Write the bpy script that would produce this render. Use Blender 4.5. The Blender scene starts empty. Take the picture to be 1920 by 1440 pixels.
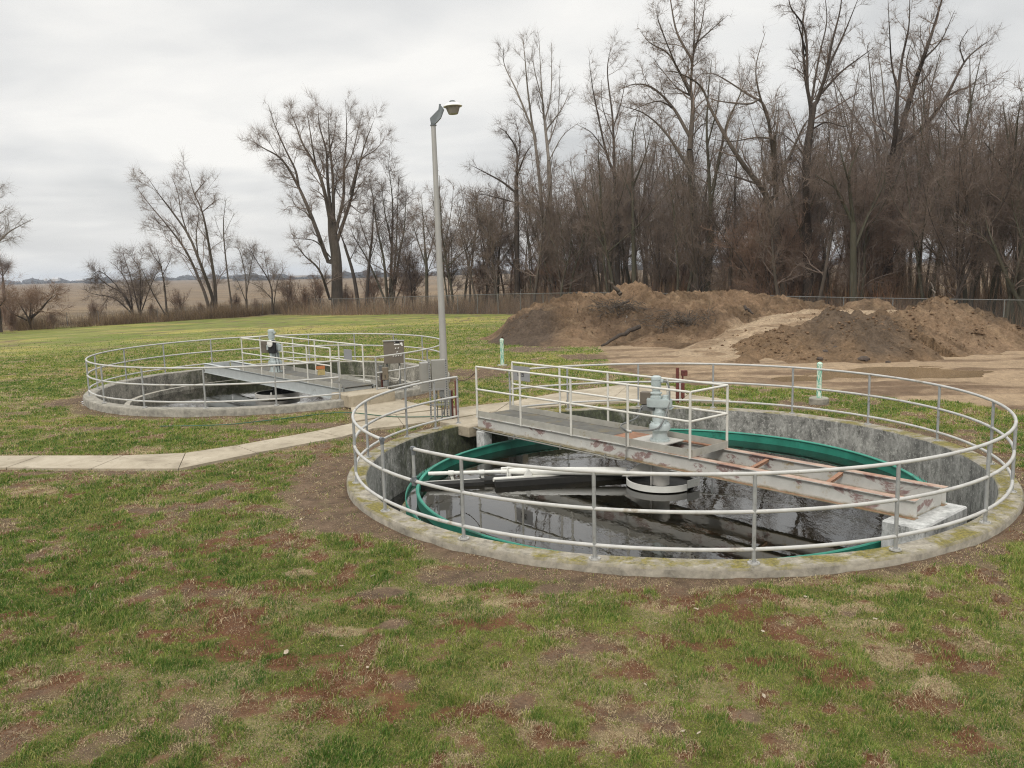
import bpy, math, random
import numpy as np
R=math.radians
rng=np.random.default_rng(11); random.seed(5)
SC=bpy.context.scene; COL=SC.collection
# ------------------------------------------------------------------ camera model (z=0 is the rim of the near tank)
CH,CPI,CRO,CF=3.4579,0.1393,-0.0253,1539.5
CX,CY=2.677,14.605
T2X,T2Y,T2Z=-7.698,26.682,0.045
_cp,_sp=math.cos(CPI),math.sin(CPI); _cr,_sr=math.cos(CRO),math.sin(CRO)
_fw=np.array([0,_cp,-_sp]); _up=np.array([0,_sp,_cp]); _rt=np.array([1.,0,0])
_r2=_cr*_rt+_sr*_up; _u2=-_sr*_rt+_cr*_up; _c=np.array([0,0,CH])
def ray(x,y): return _fw+(x-960)/CF*_r2-(y-720)/CF*_u2
def atY(x,y,Y): d=ray(x,y); return _c+d*(Y/d[1])
def atZ(x,y,z): d=ray(x,y); return _c+d*((z-CH)/d[2])
# ------------------------------------------------------------------ numpy noise
_L=np.random.default_rng(3).random((256,256)).astype(np.float32)
def vn(x,y):
    xi=np.floor(x).astype(int); yi=np.floor(y).astype(int); fx=x-xi; fy=y-yi
    fx=fx*fx*(3-2*fx); fy=fy*fy*(3-2*fy); a=xi&255; b=yi&255; a1=(xi+1)&255; b1=(yi+1)&255
    return (_L[a,b]*(1-fx)+_L[a1,b]*fx)*(1-fy)+(_L[a,b1]*(1-fx)+_L[a1,b1]*fx)*fy
def fbm(x,y,s,o=4,seed=0):
    v=0;a=.5;t=0
    for i in range(o):
        c,q=math.cos(.7*i+seed),math.sin(.7*i+seed)
        v=v+a*vn((x*c-y*q)/s+17.3*i+seed*7.1,(x*q+y*c)/s+31.7*i+seed*3.3); t+=a; a*=.5; s*=.5
    return v/t
def sst(a,b,x): t=np.clip((x-a)/(b-a),0,1); return t*t*(3-2*t)
# ------------------------------------------------------------------ ground height
_cp=[(CX+r*math.cos(a),CY+r*math.sin(a),-.105) for r in (5.6,8.) for a in np.linspace(0,6,8)]
_cp+=[(T2X+r*math.cos(a),T2Y+r*math.sin(a),-.16) for r in (5.6,9.) for a in np.linspace(0,6,8)]
_cp+=[(x,y,-.14) for x in (-20,-8,0,8,20) for y in (-20,0,4,8)]+[(x,y,-.16) for x in (-20,-10,0,10) for y in (20,)]
def _fp(x,y,Y,off=0):
    p=atY(x,y,Y); return (p[0],p[1],p[2]+off)
_FB=[(60,617,85),(235,606.5,90.5),(410,596,97)]
_cp+=[_fp(*q) for q in _FB]
_FT=[(581,562,104),(716,561,90),(820,556,83),(970,548,74.5),(1230,549,61.7),(1613,556.5,50.4),(1868,562,44.3),(2000,566,41.5)]
_cp+=[_fp(x,y,Y,-1.83) for x,y,Y in _FT]
_cp+=[_fp(850,600,65,0.0),_fp(700,606,68),_fp(500,620,64),_fp(200,650,55)]
_cp+=[(x,y,-2.2) for x in (-160,-90,-60,-20) for y in (130,180,260)]+[(x,y,-1.2) for x in (30,60,120,200) for y in (60,90,150,260)]+[(0,120,-1.8),(10,90,-.9)]
_cp+=[(-300,300,-2.5),(-60,60,-1.1),(-90,60,-1.5),(40,30,-.5),(60,20,-.5),(18,30,-.35),(12,32,-.3),(0,45,-.3),(8,48,-.4)]
_cpa=np.array(_cp)
def gz(x,y):
    x=np.asarray(x,float); y=np.asarray(y,float); sh=x.shape; x=x.ravel(); y=y.ravel(); out=np.empty(len(x))
    for i in range(0,len(x),40000):
        X=x[i:i+40000,None]; Y=y[i:i+40000,None]
        sg=2.6+.085*np.hypot(X,Y)
        d=((X-_cpa[:,0])**2+(Y-_cpa[:,1])**2)/(sg*sg); d=np.clip(d-d.min(1,keepdims=True),0,60)
        w=np.exp(-.5*d)
        out[i:i+40000]=(w@_cpa[:,2])/w.sum(1)
    return out.reshape(sh)
def G(x,y):
    z=-.15
    for _ in range(8):
        p=atZ(x,y,z); z=.5*z+.5*float(gz(p[0],p[1]))
    p=atZ(x,y,z); return p
# ------------------------------------------------------------------ mesh helpers
def newobj(name,me,mat=None,parent=None,loc=None):
    o=bpy.data.objects.new(name,me); COL.objects.link(o)
    if mat is not None and me is not None: me.materials.append(mat)
    if parent is not None: o.parent=parent; 
    if loc is not None: o.location=loc
    return o
def tag(o,label=None,cat=None,group=None,kind=None):
    if label: o['label']=label
    if cat: o['category']=cat
    if group: o['group']=group
    if kind: o['kind']=kind
    return o
def thing(name,label,cat,loc=(0,0,0),group=None,rz=0):
    o=bpy.data.objects.new(name,None); COL.objects.link(o); o.location=loc; o.rotation_euler=(0,0,rz)
    o.empty_display_size=.1
    return tag(o,label,cat,group)
def npmesh(name,V,F,cols=None,smooth=False):
    """V (n,3); F list of int arrays each (m,k)"""
    me=bpy.data.meshes.new(name); F=[f for f in F if len(f)]
    V=np.asarray(V,np.float32); me.vertices.add(len(V)); me.vertices.foreach_set('co',V.ravel())
    nl=sum(f.size for f in F); nf=sum(len(f) for f in F)
    me.loops.add(nl); me.loops.foreach_set('vertex_index',np.concatenate([f.ravel() for f in F]).astype(np.int32))
    me.polygons.add(nf)
    tot=np.concatenate([np.full(len(f),f.shape[1]) for f in F]).astype(np.int32)
    st=np.zeros(nf,np.int32); st[1:]=np.cumsum(tot)[:-1]
    me.polygons.foreach_set('loop_start',st); me.polygons.foreach_set('loop_total',tot)
    me.polygons.foreach_set('use_smooth',np.full(nf,bool(smooth)))
    me.update(calc_edges=True)
    if cols is not None:
        for k,c in cols.items():
            if c.ndim==1:
                a=me.attributes.new(k,'FLOAT','POINT'); a.data.foreach_set('value',c.astype(np.float32))
            else:
                a=me.attributes.new(k,'FLOAT_COLOR','POINT'); c4=np.ones((len(c),4),np.float32); c4[:,:3]=c; a.data.foreach_set('color',c4.ravel())
    return me
class MB:
    """collects boxes, tubes, lathes into one mesh"""
    def __init__(s): s.V=[];s.F={};s.n=0;s.sm=False
    def add(s,V,F):
        V=np.asarray(V,float).reshape(-1,3)
        for f in F:
            s.F.setdefault(len(f),[]).append([i+s.n for i in f])
        s.V.append(V); s.n+=len(V); return s
    def box(s,c,d,M=None,bev=0):
        """centre c, full size d, M 3x3 (columns = axes)"""
        c=np.array(c,float); h=np.array(d,float)/2
        b=min(bev,*(h*.9)) if bev else 0
        if not b:
            V=np.array([[x,y,z] for x in(-1,1) for y in(-1,1) for z in(-1,1)],float)*h
            F=[(0,1,3,2),(4,6,7,5),(0,4,5,1),(2,3,7,6),(0,2,6,4),(1,5,7,3)]
        else:
            V=[];idx={}
            for x in(-1,1):
                for y in(-1,1):
                    for z in(-1,1):
                        for ax in range(3):
                            v=np.array([x,y,z],float)*(h-b); v[ax]=(x,y,z)[ax]*h[ax]; idx[(x,y,z,ax)]=len(V); V.append(v)
            V=np.array(V);F=[]
            for ax in range(3):
                o=[a for a in range(3) if a!=ax]
                for sg in(-1,1):
                    q=[]
                    for (p,r) in ((-1,-1),(1,-1),(1,1),(-1,1)):
                        t=[0,0,0];t[ax]=sg;t[o[0]]=p;t[o[1]]=r;q.append(idx[(*t,ax)])
                    F.append(tuple(q) if (sg>0)==(ax!=1) else tuple(q[::-1]))
            for ax in range(3):
                o=[a for a in range(3) if a!=ax]
                for p in(-1,1):
                    for r in(-1,1):
                        q=[]
                        for sg,oo in((-1,o[0]),(1,o[0]),(1,o[1]),(-1,o[1])):
                            t=[0,0,0];t[ax]=sg;t[o[0]]=p;t[o[1]]=r;q.append(idx[(*t,oo)])
                        F.append(tuple(q))
            for x in(-1,1):
                for y in(-1,1):
                    for z in(-1,1): F.append(tuple(idx[(x,y,z,a)] for a in range(3)))
        if M is not None: V=V@np.array(M).T
        return s.add(V+c,F)
    def tube(s,pts,r,n=10,cap=True,closed=False):
        P=np.asarray(pts,float); k=len(P); r=np.broadcast_to(np.asarray(r,float),(k,))
        if closed: T=np.roll(P,-1,0)-np.roll(P,1,0)
        else: T=np.gradient(P,axis=0)
        T/=np.linalg.norm(T,axis=1,keepdims=True)+1e-12
        ref=np.array([0,0,1.]) if abs(T[:,2]).max()<.9 else (np.array([1.,0,0]) if abs(T[:,0]).max()<.9 else np.array([.3,.9,.2]))
        A=np.cross(T,ref); A/=np.linalg.norm(A,axis=1,keepdims=True)+1e-9; B=np.cross(T,A)
        th=np.linspace(0,2*np.pi,n,endpoint=False)
        V=P[:,None]+r[:,None,None]*(A[:,None]*np.cos(th)[None,:,None]+B[:,None]*np.sin(th)[None,:,None])
        F=[]
        for i in range(k if closed else k-1):
            j=(i+1)%k
            for q in range(n):
                q2=(q+1)%n; F.append((i*n+q,i*n+q2,j*n+q2,j*n+q))
        if cap and not closed: F.append(tuple(range(n))[::-1]); F.append(tuple((k-1)*n+i for i in range(n)))
        return s.add(V.reshape(-1,3),F)
    def lathe(s,prof,c=(0,0,0),n=32,a0=0,a1=2*math.pi,close=False):
        full=abs(a1-a0-2*math.pi)<1e-6
        th=np.linspace(a0,a1,n,endpoint=not full); pr=np.array(prof,float); m=len(pr)
        V=np.array([[c[0]+r*math.cos(t),c[1]+r*math.sin(t),c[2]+z] for t in th for r,z in pr])
        F=[]
        for i in range(n if full else n-1):
            j=(i+1)%n
            for q in range(m if close else m-1):
                q2=(q+1)%m; F.append((i*m+q,j*m+q,j*m+q2,i*m+q2))
        if not full and close: F.append(tuple(range(m))[::-1]); F.append(tuple((n-1)*m+i for i in range(m)))
        return s.add(V,F)
    def prism(s,poly,z0,z1):
        n=len(poly); V=[(x,y,z0) for x,y in poly]+[(x,y,z1) for x,y in poly]
        F=[tuple(range(n))[::-1],tuple(range(n,2*n))]+[(i,(i+1)%n,n+(i+1)%n,n+i) for i in range(n)]
        return s.add(V,F)
    def build(s,name,mat,parent=None,smooth=None,loc=None,auto=True):
        V=np.concatenate(s.V); 
        if loc is not None: V=V-np.array(loc)
        me=npmesh(name,V,[np.array(f) for f in s.F.values()],smooth=s.sm if smooth is None else smooth)
        if (s.sm if smooth is None else smooth) and auto:
            try: me.set_sharp_from_angle(angle=R(40))
            except Exception: pass
        return newobj(name,me,mat,parent,loc)
# ------------------------------------------------------------------ materials
class N:
    def __init__(s,name):
        s.m=bpy.data.materials.new(name); s.m.use_nodes=True; s.t=s.m.node_tree; s.t.nodes.clear()
        s.out=s.n('ShaderNodeOutputMaterial'); s.b=s.n('ShaderNodeBsdfPrincipled'); s.l(s.b.outputs[0],s.out.inputs[0])
    def n(s,ty,**k):
        o=s.t.nodes.new(ty)
        for a,b in k.items(): setattr(o,a,b)
        return o
    def l(s,a,b): s.t.links.new(a,b)
    def coord(s,obj=True,scale=(1,1,1),rot=(0,0,0)):
        c=s.n('ShaderNodeNewGeometry').outputs['Position'] if not obj else s.n('ShaderNodeTexCoord').outputs['Object']
        m=s.n('ShaderNodeMapping'); m.inputs['Scale'].default_value=scale; m.inputs['Rotation'].default_value=rot; s.l(c,m.inputs[0]); return m.outputs[0]
    def noise(s,sc=5,det=6,ro=.6,dist=0,vec=None):
        o=s.n('ShaderNodeTexNoise'); o.inputs['Scale'].default_value=sc; o.inputs['Detail'].default_value=det; o.inputs['Roughness'].default_value=ro; o.inputs['Distortion'].default_value=dist
        if vec is not None: s.l(vec,o.inputs['Vector'])
        return o.outputs['Fac']
    def ramp(s,fac,stops,ease='LINEAR'):
        r=s.n('ShaderNodeValToRGB'); e=r.color_ramp.elements; r.color_ramp.interpolation=ease
        while len(e)>1: e.remove(e[-1])
        for i,(p,c) in enumerate(stops):
            if not hasattr(c,'__len__'): c=(c,c,c)
            q=e[0] if i==0 else e.new(p); q.position=p; q.color=(*c,1)
        s.l(fac,r.inputs[0]); return r.outputs[0]
    def mix(s,f,a,b,mode='MIX'):
        m=s.n('ShaderNodeMix',data_type='RGBA',blend_type=mode)
        for v,i in((f,0),(a,6),(b,7)):
            if hasattr(v,'default_value') or hasattr(v,'is_linked'): s.l(v,m.inputs[i])
            elif i==0: m.inputs[0].default_value=v
            else: m.inputs[i].default_value=(*v,1)
        return m.outputs[2]
    def math(s,op,a,b=0):
        m=s.n('ShaderNodeMath',operation=op)
        for i,v in enumerate((a,b)):
            if hasattr(v,'default_value'): s.l(v,m.inputs[i])
            else: m.inputs[i].default_value=v
        return m.outputs[0]
    def col(s,c):
        if hasattr(c,'default_value'): s.l(c,s.b.inputs['Base Color'])
        else: s.b.inputs['Base Color'].default_value=(*c,1)
        return s
    def set(s,**k):
        for a,v in k.items():
            i=s.b.inputs[a.replace('_',' ')]
            if hasattr(v,'default_value'): s.l(v,i)
            else: i.default_value=v
        return s
    def bump(s,h,st=.5,d=.01):
        b=s.n('ShaderNodeBump'); b.inputs['Strength'].default_value=st; b.inputs['Distance'].default_value=d; s.l(h,b.inputs['Height']); s.l(b.outputs[0],s.b.inputs['Normal']); return s
    def up(s,lo=.6,hi=.9):
        g=s.n('ShaderNodeNewGeometry'); x=s.n('ShaderNodeSeparateXYZ'); s.l(g.outputs['True Normal'],x.inputs[0])
        return s.ramp(x.outputs[2],[(lo,0.),(hi,1.)])
    def zpos(s):
        g=s.n('ShaderNodeNewGeometry'); x=s.n('ShaderNodeSeparateXYZ'); s.l(g.outputs['Position'],x.inputs[0]); return x
def simple(name,c,rough=.6,metal=0,var=.15,sc=8,bump=.1,dark=None):
    k=N(name); v=k.coord(); f=k.noise(sc,6,.65,vec=v); c=np.array(c)
    k.col(k.ramp(f,[(.3,tuple(c*(1-var))),(.7,tuple(np.minimum(c*(1+var),1)))])).set(Roughness=rough,Metallic=metal)
    if dark is not None:
        f2=k.noise(sc*.4,8,.75,vec=v); m=k.ramp(f2,[(dark[1],0.),(dark[1]+.08,1.)]); base=k.b.inputs['Base Color'].links[0].from_socket
        k.col(k.mix(m,base,dark[0]))
    k.bump(k.noise(sc*6,5,.7,vec=v),bump,.004); return k.m
def m_concrete(name,light=(.30,.28,.24),lichen=True,mossdir=None):
    k=N(name); v=k.coord(False); vs=k.coord(False,(1.5,1.5,.75)); vf=k.coord(False,(1,1,1))
    a=k.noise(2.2,9,.7,.3,vs); b=k.noise(7,8,.75,0,vs); c=k.noise(16,6,.8,.6,vf)
    la=np.array(light)
    lt=la; la=np.array([.295,.285,.262]) if lichen else la
    side=k.ramp(a,[(.36,tuple(la*.42)),(.45,tuple(la*.74)),(.55,tuple(la*1.06)),(.68,tuple(la*1.6))])
    side=k.mix(k.ramp(b,[(.36,.8),(.50,0.)]),side,(.06,.06,.05),'MIX')
    side=k.mix(k.ramp(c,[(.52,0.),(.64,.8)]),side,tuple(np.minimum(la*1.9,.6)))
    z=k.zpos()
    if mossdir is not None:
        # moss on the stretch of wall facing the landing
        an=k.math('ARCTAN2',k.math('SUBTRACT',z.outputs[1],mossdir[1]),k.math('SUBTRACT',z.outputs[0],mossdir[0]))
        d=k.math('ABSOLUTE',k.math('SUBTRACT',an,R(mossdir[2])))
        w=k.ramp(k.math('ADD',k.math('MULTIPLY',d,.9),k.math('MULTIPLY',k.math('SUBTRACT',k.noise(2.5,7,.7,.2,vs),.5),1.3)),[(.42,1.),(.80,0.)])
        mc=k.ramp(k.noise(9,7,.75,0,vs),[(.4,(.018,.02,.012)),(.55,(.05,.06,.02)),(.68,(.13,.13,.10))])
        side=k.mix(k.math('MULTIPLY',w,.9),side,mc)
    # wet dark foot of the wall
    foot=k.ramp(k.math('ADD',z.outputs[2],k.math('MULTIPLY',k.noise(5,6,.7,0,v),.25)),[(0,0.),(1,1.)])
    la=lt
    if mossdir is not None:
        rx=k.math('SUBTRACT',z.outputs[0],mossdir[0]); ry=k.math('SUBTRACT',z.outputs[1],mossdir[1]); rr_=k.math('SQRT',k.math('ADD',k.math('MULTIPLY',rx,rx),k.math('MULTIPLY',ry,ry)))
        side=k.mix(k.math('GREATER_THAN',rr_,5.45),side,k.ramp(k.noise(5,7,.7,.2,v),[(.32,tuple(la*.45)),(.5,tuple(la*.85)),(.68,tuple(la*1.25))]))
    top0=k.ramp(k.noise(6,8,.75,0,v),[(.32,tuple(la*.55)),(.5,tuple(la*1.05)),(.68,tuple(np.minimum(la*1.6,.8)))])
    top=top0
    if lichen:
        top=k.mix(k.ramp(k.noise(1.7,7,.72,.3,v),[(.46,0.),(.56,.9)]),top0,k.ramp(k.noise(25,5,.7,0,v),[(.38,(.10,.09,.02)),(.62,(.27,.22,.03))]))
        top=k.mix(k.ramp(k.noise(4.2,7,.8,.3,v),[(.58,0.),(.66,.8)]),top,(.045,.045,.03))
    k.col(k.mix(k.up(.5,.8),side,top)).set(Roughness=.92)
    k.bump(k.mix(.5,b,k.noise(30,6,.75,0,v)),.5,.015); return k.m
M={}
M['conc']=m_concrete('weathered_concrete',(.30,.27,.215),True,(CX,CY,118))
M['conc2']=m_concrete('pale_weathered_concrete',(.28,.26,.215),False,(T2X,T2Y,100))
M['pier']=m_concrete('whitewashed_concrete',(.42,.42,.40),False)
def m_path():
    k=N('path_concrete'); v=k.coord(False); a=k.noise(1.1,8,.7,.5,v); b=k.noise(45,4,.7,0,v)
    c=k.ramp(a,[(.3,(.24,.20,.14)),(.5,(.37,.315,.23)),(.7,(.47,.41,.31))])
    c=k.mix(k.ramp(k.noise(5,8,.8,.2,v),[(.56,0.),(.66,.6)]),c,(.12,.095,.065)); c=k.mix(k.ramp(b,[(.3,.25),(.5,0.)]),c,(.10,.085,.06))
    k.col(c).set(Roughness=.9).bump(b,.3,.004); return k.m
M['path']=m_path()
M['rail']=simple('painted_rail',(.47,.46,.43),.42,0,.14,5,.15,((.30,.26,.20),.585))
M['post']=simple('galvanised_post',(.38,.385,.38),.42,.35,.16,12,.15,((.22,.21,.19),.58))
M['flange']=simple('zinc_flange',(.48,.47,.44),.4,.4,.15,20,.2)
M['cap']=simple('dark_fitting',(.16,.17,.18),.5,.3,.2,20,.2)
M['railw']=simple('white_rail',(.60,.58,.52),.42,0,.08,9,.12,((.40,.35,.28),.63))
def m_beam():
    k=N('peeling_painted_steel'); v=k.coord(True); vs=k.coord(True,(.75,1,1.5))
    a=k.noise(3,7,.7,0,v); c=k.ramp(a,[(.3,(.44,.43,.395)),(.7,(.58,.57,.53))])
    # bare primer patches and rust bleeding
    p=k.ramp(k.noise(1.15,7,.66,.6,vs),[(.56,0.),(.585,1.)]); c=k.mix(k.math('MULTIPLY',p,.8),c,k.ramp(k.noise(14,6,.8,.3,v),[(.38,(.15,.065,.06)),(.55,(.23,.12,.11)),(.7,(.38,.33,.30))]))
    r=k.ramp(k.noise(2.4,8,.72,.3,v),[(.60,0.),(.68,.8)]); c=k.mix(r,c,k.ramp(k.noise(9,6,.7,0,v),[(.35,(.30,.20,.09)),(.65,(.43,.36,.22))]))
    xx=k.n('ShaderNodeSeparateXYZ'); k.l(k.n('ShaderNodeTexCoord').outputs['Object'],xx.inputs[0])
    lo=k.ramp(k.math('ADD',k.math('MULTIPLY',xx.outputs[2],-1.),k.math('MULTIPLY',k.noise(5,6,.7,0,v),.10)),[(.0,0.),(.27,0.),(.31,.9)])
    c=k.mix(lo,c,(.19,.15,.07))
    top=k.ramp(k.noise(4,7,.7,.2,v),[(.3,(.19,.09,.05)),(.5,(.32,.165,.095)),(.7,(.50,.33,.22))])
    c=k.mix(k.math('MULTIPLY',k.up(.5,.8),k.ramp(k.math('ADD',xx.outputs[0],k.noise(2,6,.7,0,v)),[(.0,0.),(.5,.4),(1.,.75)])),c,top)
    k.col(c).set(Roughness=.65).bump(k.noise(30,6,.7,0,v),.25,.004); return k.m
M['beam']=m_beam()
M['beam2']=simple('pale_blue_grey_steel',(.42,.44,.43),.5,0,.1,4,.1,((.30,.31,.29),.62))
M['kick']=simple('toe_board_grey',(.36,.345,.30),.55,0,.14,4,.15,((.26,.23,.16),.58))
def m_deck():
    k=N('walkway_deck'); v=k.coord(True); w=k.n('ShaderNodeTexWave',bands_direction='Y'); w.inputs['Scale'].default_value=14; k.l(v,w.inputs['Vector'])
    c=k.ramp(k.noise(3,7,.7,0,v),[(.3,(.075,.072,.062)),(.7,(.15,.145,.125))]); c=k.mix(k.ramp(k.noise(1.6,7,.75,0,v),[(.53,0.),(.62,.7)]),c,(.17,.135,.07))
    k.col(c).set(Roughness=.8).bump(w.outputs['Fac'],.4,.01); return k.m
M['deck']=m_deck()
M['rust']=simple('rusty_plate',(.28,.145,.085),.85,0,.35,5,.3,((.20,.10,.06),.56))
M['plate']=simple('pale_plate',(.46,.44,.40),.6,0,.14,6,.2,((.30,.24,.16),.62))
M['drive']=simple('grey_enamel',(.42,.47,.46),.38,0,.08,7,.06,((.30,.33,.31),.66))
M['green']=simple('green_fibreglass',(.026,.215,.150),.5,0,.30,2.0,.1,((.02,.09,.06),.57))
M['white']=simple('white_enamel',(.66,.65,.60),.4,0,.08,6,.1,((.34,.29,.20),.64))
M['scum']=simple('black_sludge',(.012,.011,.009),.7,0,.5,12,.6,((.05,.042,.03),.6))
M['box']=simple('grey_cabinet',(.20,.19,.165),.35,.25,.06,3,.05)
M['boxl']=simple('light_grey_cabinet',(.29,.28,.25),.4,.15,.06,3,.05)
M['panel']=simple('brown_stainless',(.17,.145,.115),.42,.25,.12,3,.05)
M['strut']=simple('steel_strut',(.34,.34,.33),.4,.5,.12,10,.1)
M['hole']=simple('dark_slot',(.02,.02,.02),.8)
M['red']=simple('rusty_red_steel',(.13,.035,.025),.7,0,.35,8,.3,((.20,.12,.08),.62))
M['copper']=simple('brown_box',(.17,.14,.10),.55,.2,.2,10,.1)
M['lamp']=simple('lamp_pole_paint',(.36,.35,.33),.45,.2,.07,3,.05)
M['lampd']=simple('lamp_arm_grey',(.13,.145,.15),.45,.3,.12,6,.1)
M['lampw']=simple('lamp_hood',(.68,.67,.63),.4,0,.05,6,.05)
M['lens']=simple('lamp_lens',(.25,.23,.20),.25,0,.08,10,.05)
M['label']=simple('white_sticker',(.75,.74,.70),.5,0,.03,10,0)
M['black']=simple('black_plastic',(.012,.012,.014),.45,0,.1,10,0)
M['blue']=simple('pale_blue_sticker',(.35,.48,.55),.5,0,.05,10,0)
M['orange']=simple('faded_orange_sign',(.42,.15,.05),.6,0,.15,10,0)
M['yellow']=simple('dirty_yellow',(.38,.30,.13),.7,0,.25,20,0)
M['conduit']=simple('grey_conduit',(.17,.175,.17),.45,.2,.1,10,.05)
M['hose']=simple('green_hose',(.02,.09,.05),.5,0,.15,10,0)
M['chain']=simple('rusty_chain',(.09,.06,.045),.7,.3,.3,30,.1)
M['signg']=simple('aluminium_sign',(.27,.27,.275),.6,.1,.06,4,.02)
def m_bol():
    k=N('flaking_green_white_paint'); v=k.coord(True,(1,1,.35)); 
    k.col(k.ramp(k.noise(22,5,.65,.4,v),[(.42,(.12,.36,.27)),(.5,(.30,.52,.40)),(.55,(.66,.72,.60))],)).set(Roughness=.5); return k.m
M['bol']=m_bol()
def m_water():
    k=N('dark_tank_water'); v=k.coord(False); vs=k.coord(False,(1,.55,1),(0,0,R(30)))
    n1=k.noise(2.6,3,.55,.6,vs); n2=k.noise(9,3,.5,.4,vs); h=k.mix(.35,n1,n2)
    amt=k.ramp(k.noise(.45,3,.5,0,v),[(.38,.10),(.62,1.)])
    k.col(k.mix(k.ramp(k.noise(60,3,.6,0,v),[(.70,0.),(.73,.6)]),k.ramp(k.noise(1.3,6,.7,.8,v),[(.4,(.004,.004,.003)),(.75,(.020,.016,.009))]),(.16,.14,.10))).set(Roughness=.012,IOR=2.0)
    b=k.n('ShaderNodeBump'); b.inputs['Distance'].default_value=.04; k.l(h,b.inputs['Height']); k.l(k.math('MULTIPLY',amt,.17),b.inputs['Strength']); k.l(b.outputs[0],k.b.inputs['Normal']); return k.m
M['water']=m_water()
def m_puddle():
    k=N('muddy_water'); v=k.coord(False); k.col((.20,.14,.08)).set(Roughness=.10,IOR=1.33); k.bump(k.noise(14,3,.5,0,v),.03,.02); return k.m  # brown of mud, with the heaps' reflection put into the base colour
M['puddle']=m_puddle()
def m_attr(name,rough=.95,fine=(30,.5),bumpd=.02,bs=.6,vs=.5,spec=.2):
    k=N(name); v=k.coord(False); a=k.n('ShaderNodeAttribute',attribute_name='Col'); f=k.noise(fine[0],7,.75,0,v); f2=k.noise(fine[0]*.17,6,.7,0,v)
    c=k.mix(1.,a.outputs['Color'],k.ramp(f,[(.25,1-vs),(.75,1+vs*.9)]),'MULTIPLY'); c=k.mix(1.,c,k.ramp(f2,[(.3,.75),(.7,1.25)]),'MULTIPLY')
    k.col(c).set(Roughness=rough,Specular_IOR_Level=spec); k.bump(f,bs,bumpd); return k.m
M['ground']=m_attr('soil_and_turf',.95,(26,.5),.03,.7)
M['mound']=m_attr('heaped_earth',.97,(7,.5),.16,1.,.55,.1)
M['grass']=None
def m_blade():
    k=N('grass_blades'); a=k.n('ShaderNodeAttribute',attribute_name='Col'); k.col(a.outputs['Color']).set(Roughness=.6,Specular_IOR_Level=.25)
    tr=k.n('ShaderNodeBsdfTranslucent'); k.l(a.outputs['Color'],tr.inputs[0]); mx=k.n('ShaderNodeMixShader'); mx.inputs[0].default_value=.25
    k.l(k.b.outputs[0],mx.inputs[1]); k.l(tr.outputs[0],mx.inputs[2]); k.l(mx.outputs[0],k.out.inputs[0]); return k.m
M['grass']=m_blade()
def bark(name,c,var=.35,gr=None):
    k=N(name); v=k.coord(True,(1,1,.2)); c=np.array(c)
    cc=k.ramp(k.noise(6,6,.7,0,v),[(.3,tuple(c*(1-var))),(.7,tuple(c*(1+var)))])
    if gr is not None: cc=k.mix(k.ramp(k.noise(.5,4,.6,0,k.coord(True)),[(.45,0.),(.6,.8)]),cc,gr)
    k.col(cc).set(Roughness=.95,Specular_IOR_Level=.15); return k.m
M['bark']=bark('grey_brown_bark',(.095,.078,.062)); M['barkd']=bark('dark_bark',(.062,.05,.041)); M['barkp']=bark('pale_bark',(.19,.165,.14)); M['barkm']=bark('mossy_bark',(.08,.072,.052),.3,(.07,.067,.045))
M['twig']=bark('brown_twigs',(.21,.162,.13),.2); M['twigd']=bark('dark_twigs',(.155,.118,.094),.25); M['twigr']=bark('reddish_twigs',(.22,.145,.105),.25); M['twigp']=bark('pale_twigs',(.25,.215,.19),.2)
# ------------------------------------------------------------------ bridge / tank frames
def frame(ang,cx,cy):
    a=R(ang); u=np.array([math.cos(a),math.sin(a)]); n=np.array([-u[1],u[0]])
    return u,n
def build_tank(cx,cy,zr,mat,label,ri,ro,launder,extra,name='clarifier_tank'):
    t=thing(name,label,'tank',(cx,cy,zr))
    m=MB()
    prof=[(ro,-1.0),(ro,-.03),(ro-.025,0),(ri+.02,0),(ri,-.02),(ri,-2.0)]
    V=[];n=220
    m.lathe(prof,(cx,cy,zr),n)
    # slight irregularity of the cast rim
    W=m.V[0]; ang=np.arctan2(W[:,1]-cy,W[:,0]-cx); 
    W[:,2]+=.006*np.sin(ang*7+1)+.004*np.sin(ang*17)
    m.build('wall',mat,t,smooth=True,loc=(cx,cy,zr)).location=(0,0,0)
    m=MB(); rl,zt,w=launder
    m.lathe([(rl,-2.0),(rl,zt),(rl+w,zt),(rl+w,-2.0)],(0,0,0),160); m.build('launder_wall',mat,t,smooth=True)
    m=MB(); m.lathe([(0.01,-2.0),(ri,-2.0)],(0,0,0),60); m.build('floor',mat,t)
    return t
# near tank
T1=build_tank(CX,CY,0,M['conc'],'large round concrete tank in front with green ring inside and yellow lichen on its rim',5.29,5.62,(4.645,-.82,.12),None)
u1,n1=frame(-49.7,CX,CY); u2_,n2_=frame(-49.2,T2X,T2Y)
def B1(s,n,z): return np.array([*(u1*s+n1*n),z])         # local to tank centre
Mx1=np.array([[u1[0],n1[0],0],[u1[1],n1[1],0],[0,0,1]]); Mx2=np.array([[u2_[0],n2_[0],0],[u2_[1],n2_[1],0],[0,0,1]])
def B2(s,n,z): return np.array([*(u2_*s+n2_*n),z])
# pedestals and piers, landing
m=MB(); m.box(B1(4.70,-.05,-.88),(.55,1.45,1.70),Mx1,.02); m.build('pedestal',M['pier'],T1)
for nn in (-.44,.46):
    m=MB(); m.box(B1(-4.62,nn,-.90),(.26,.24,1.66),Mx1,.012); m.build('pier',M['pier'],T1)
m=MB(); m.box(B1(-5.42,.2,-.11),(1.10,1.75,.24),Mx1,.015); m.build('landing',M['path'],T1)
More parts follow.
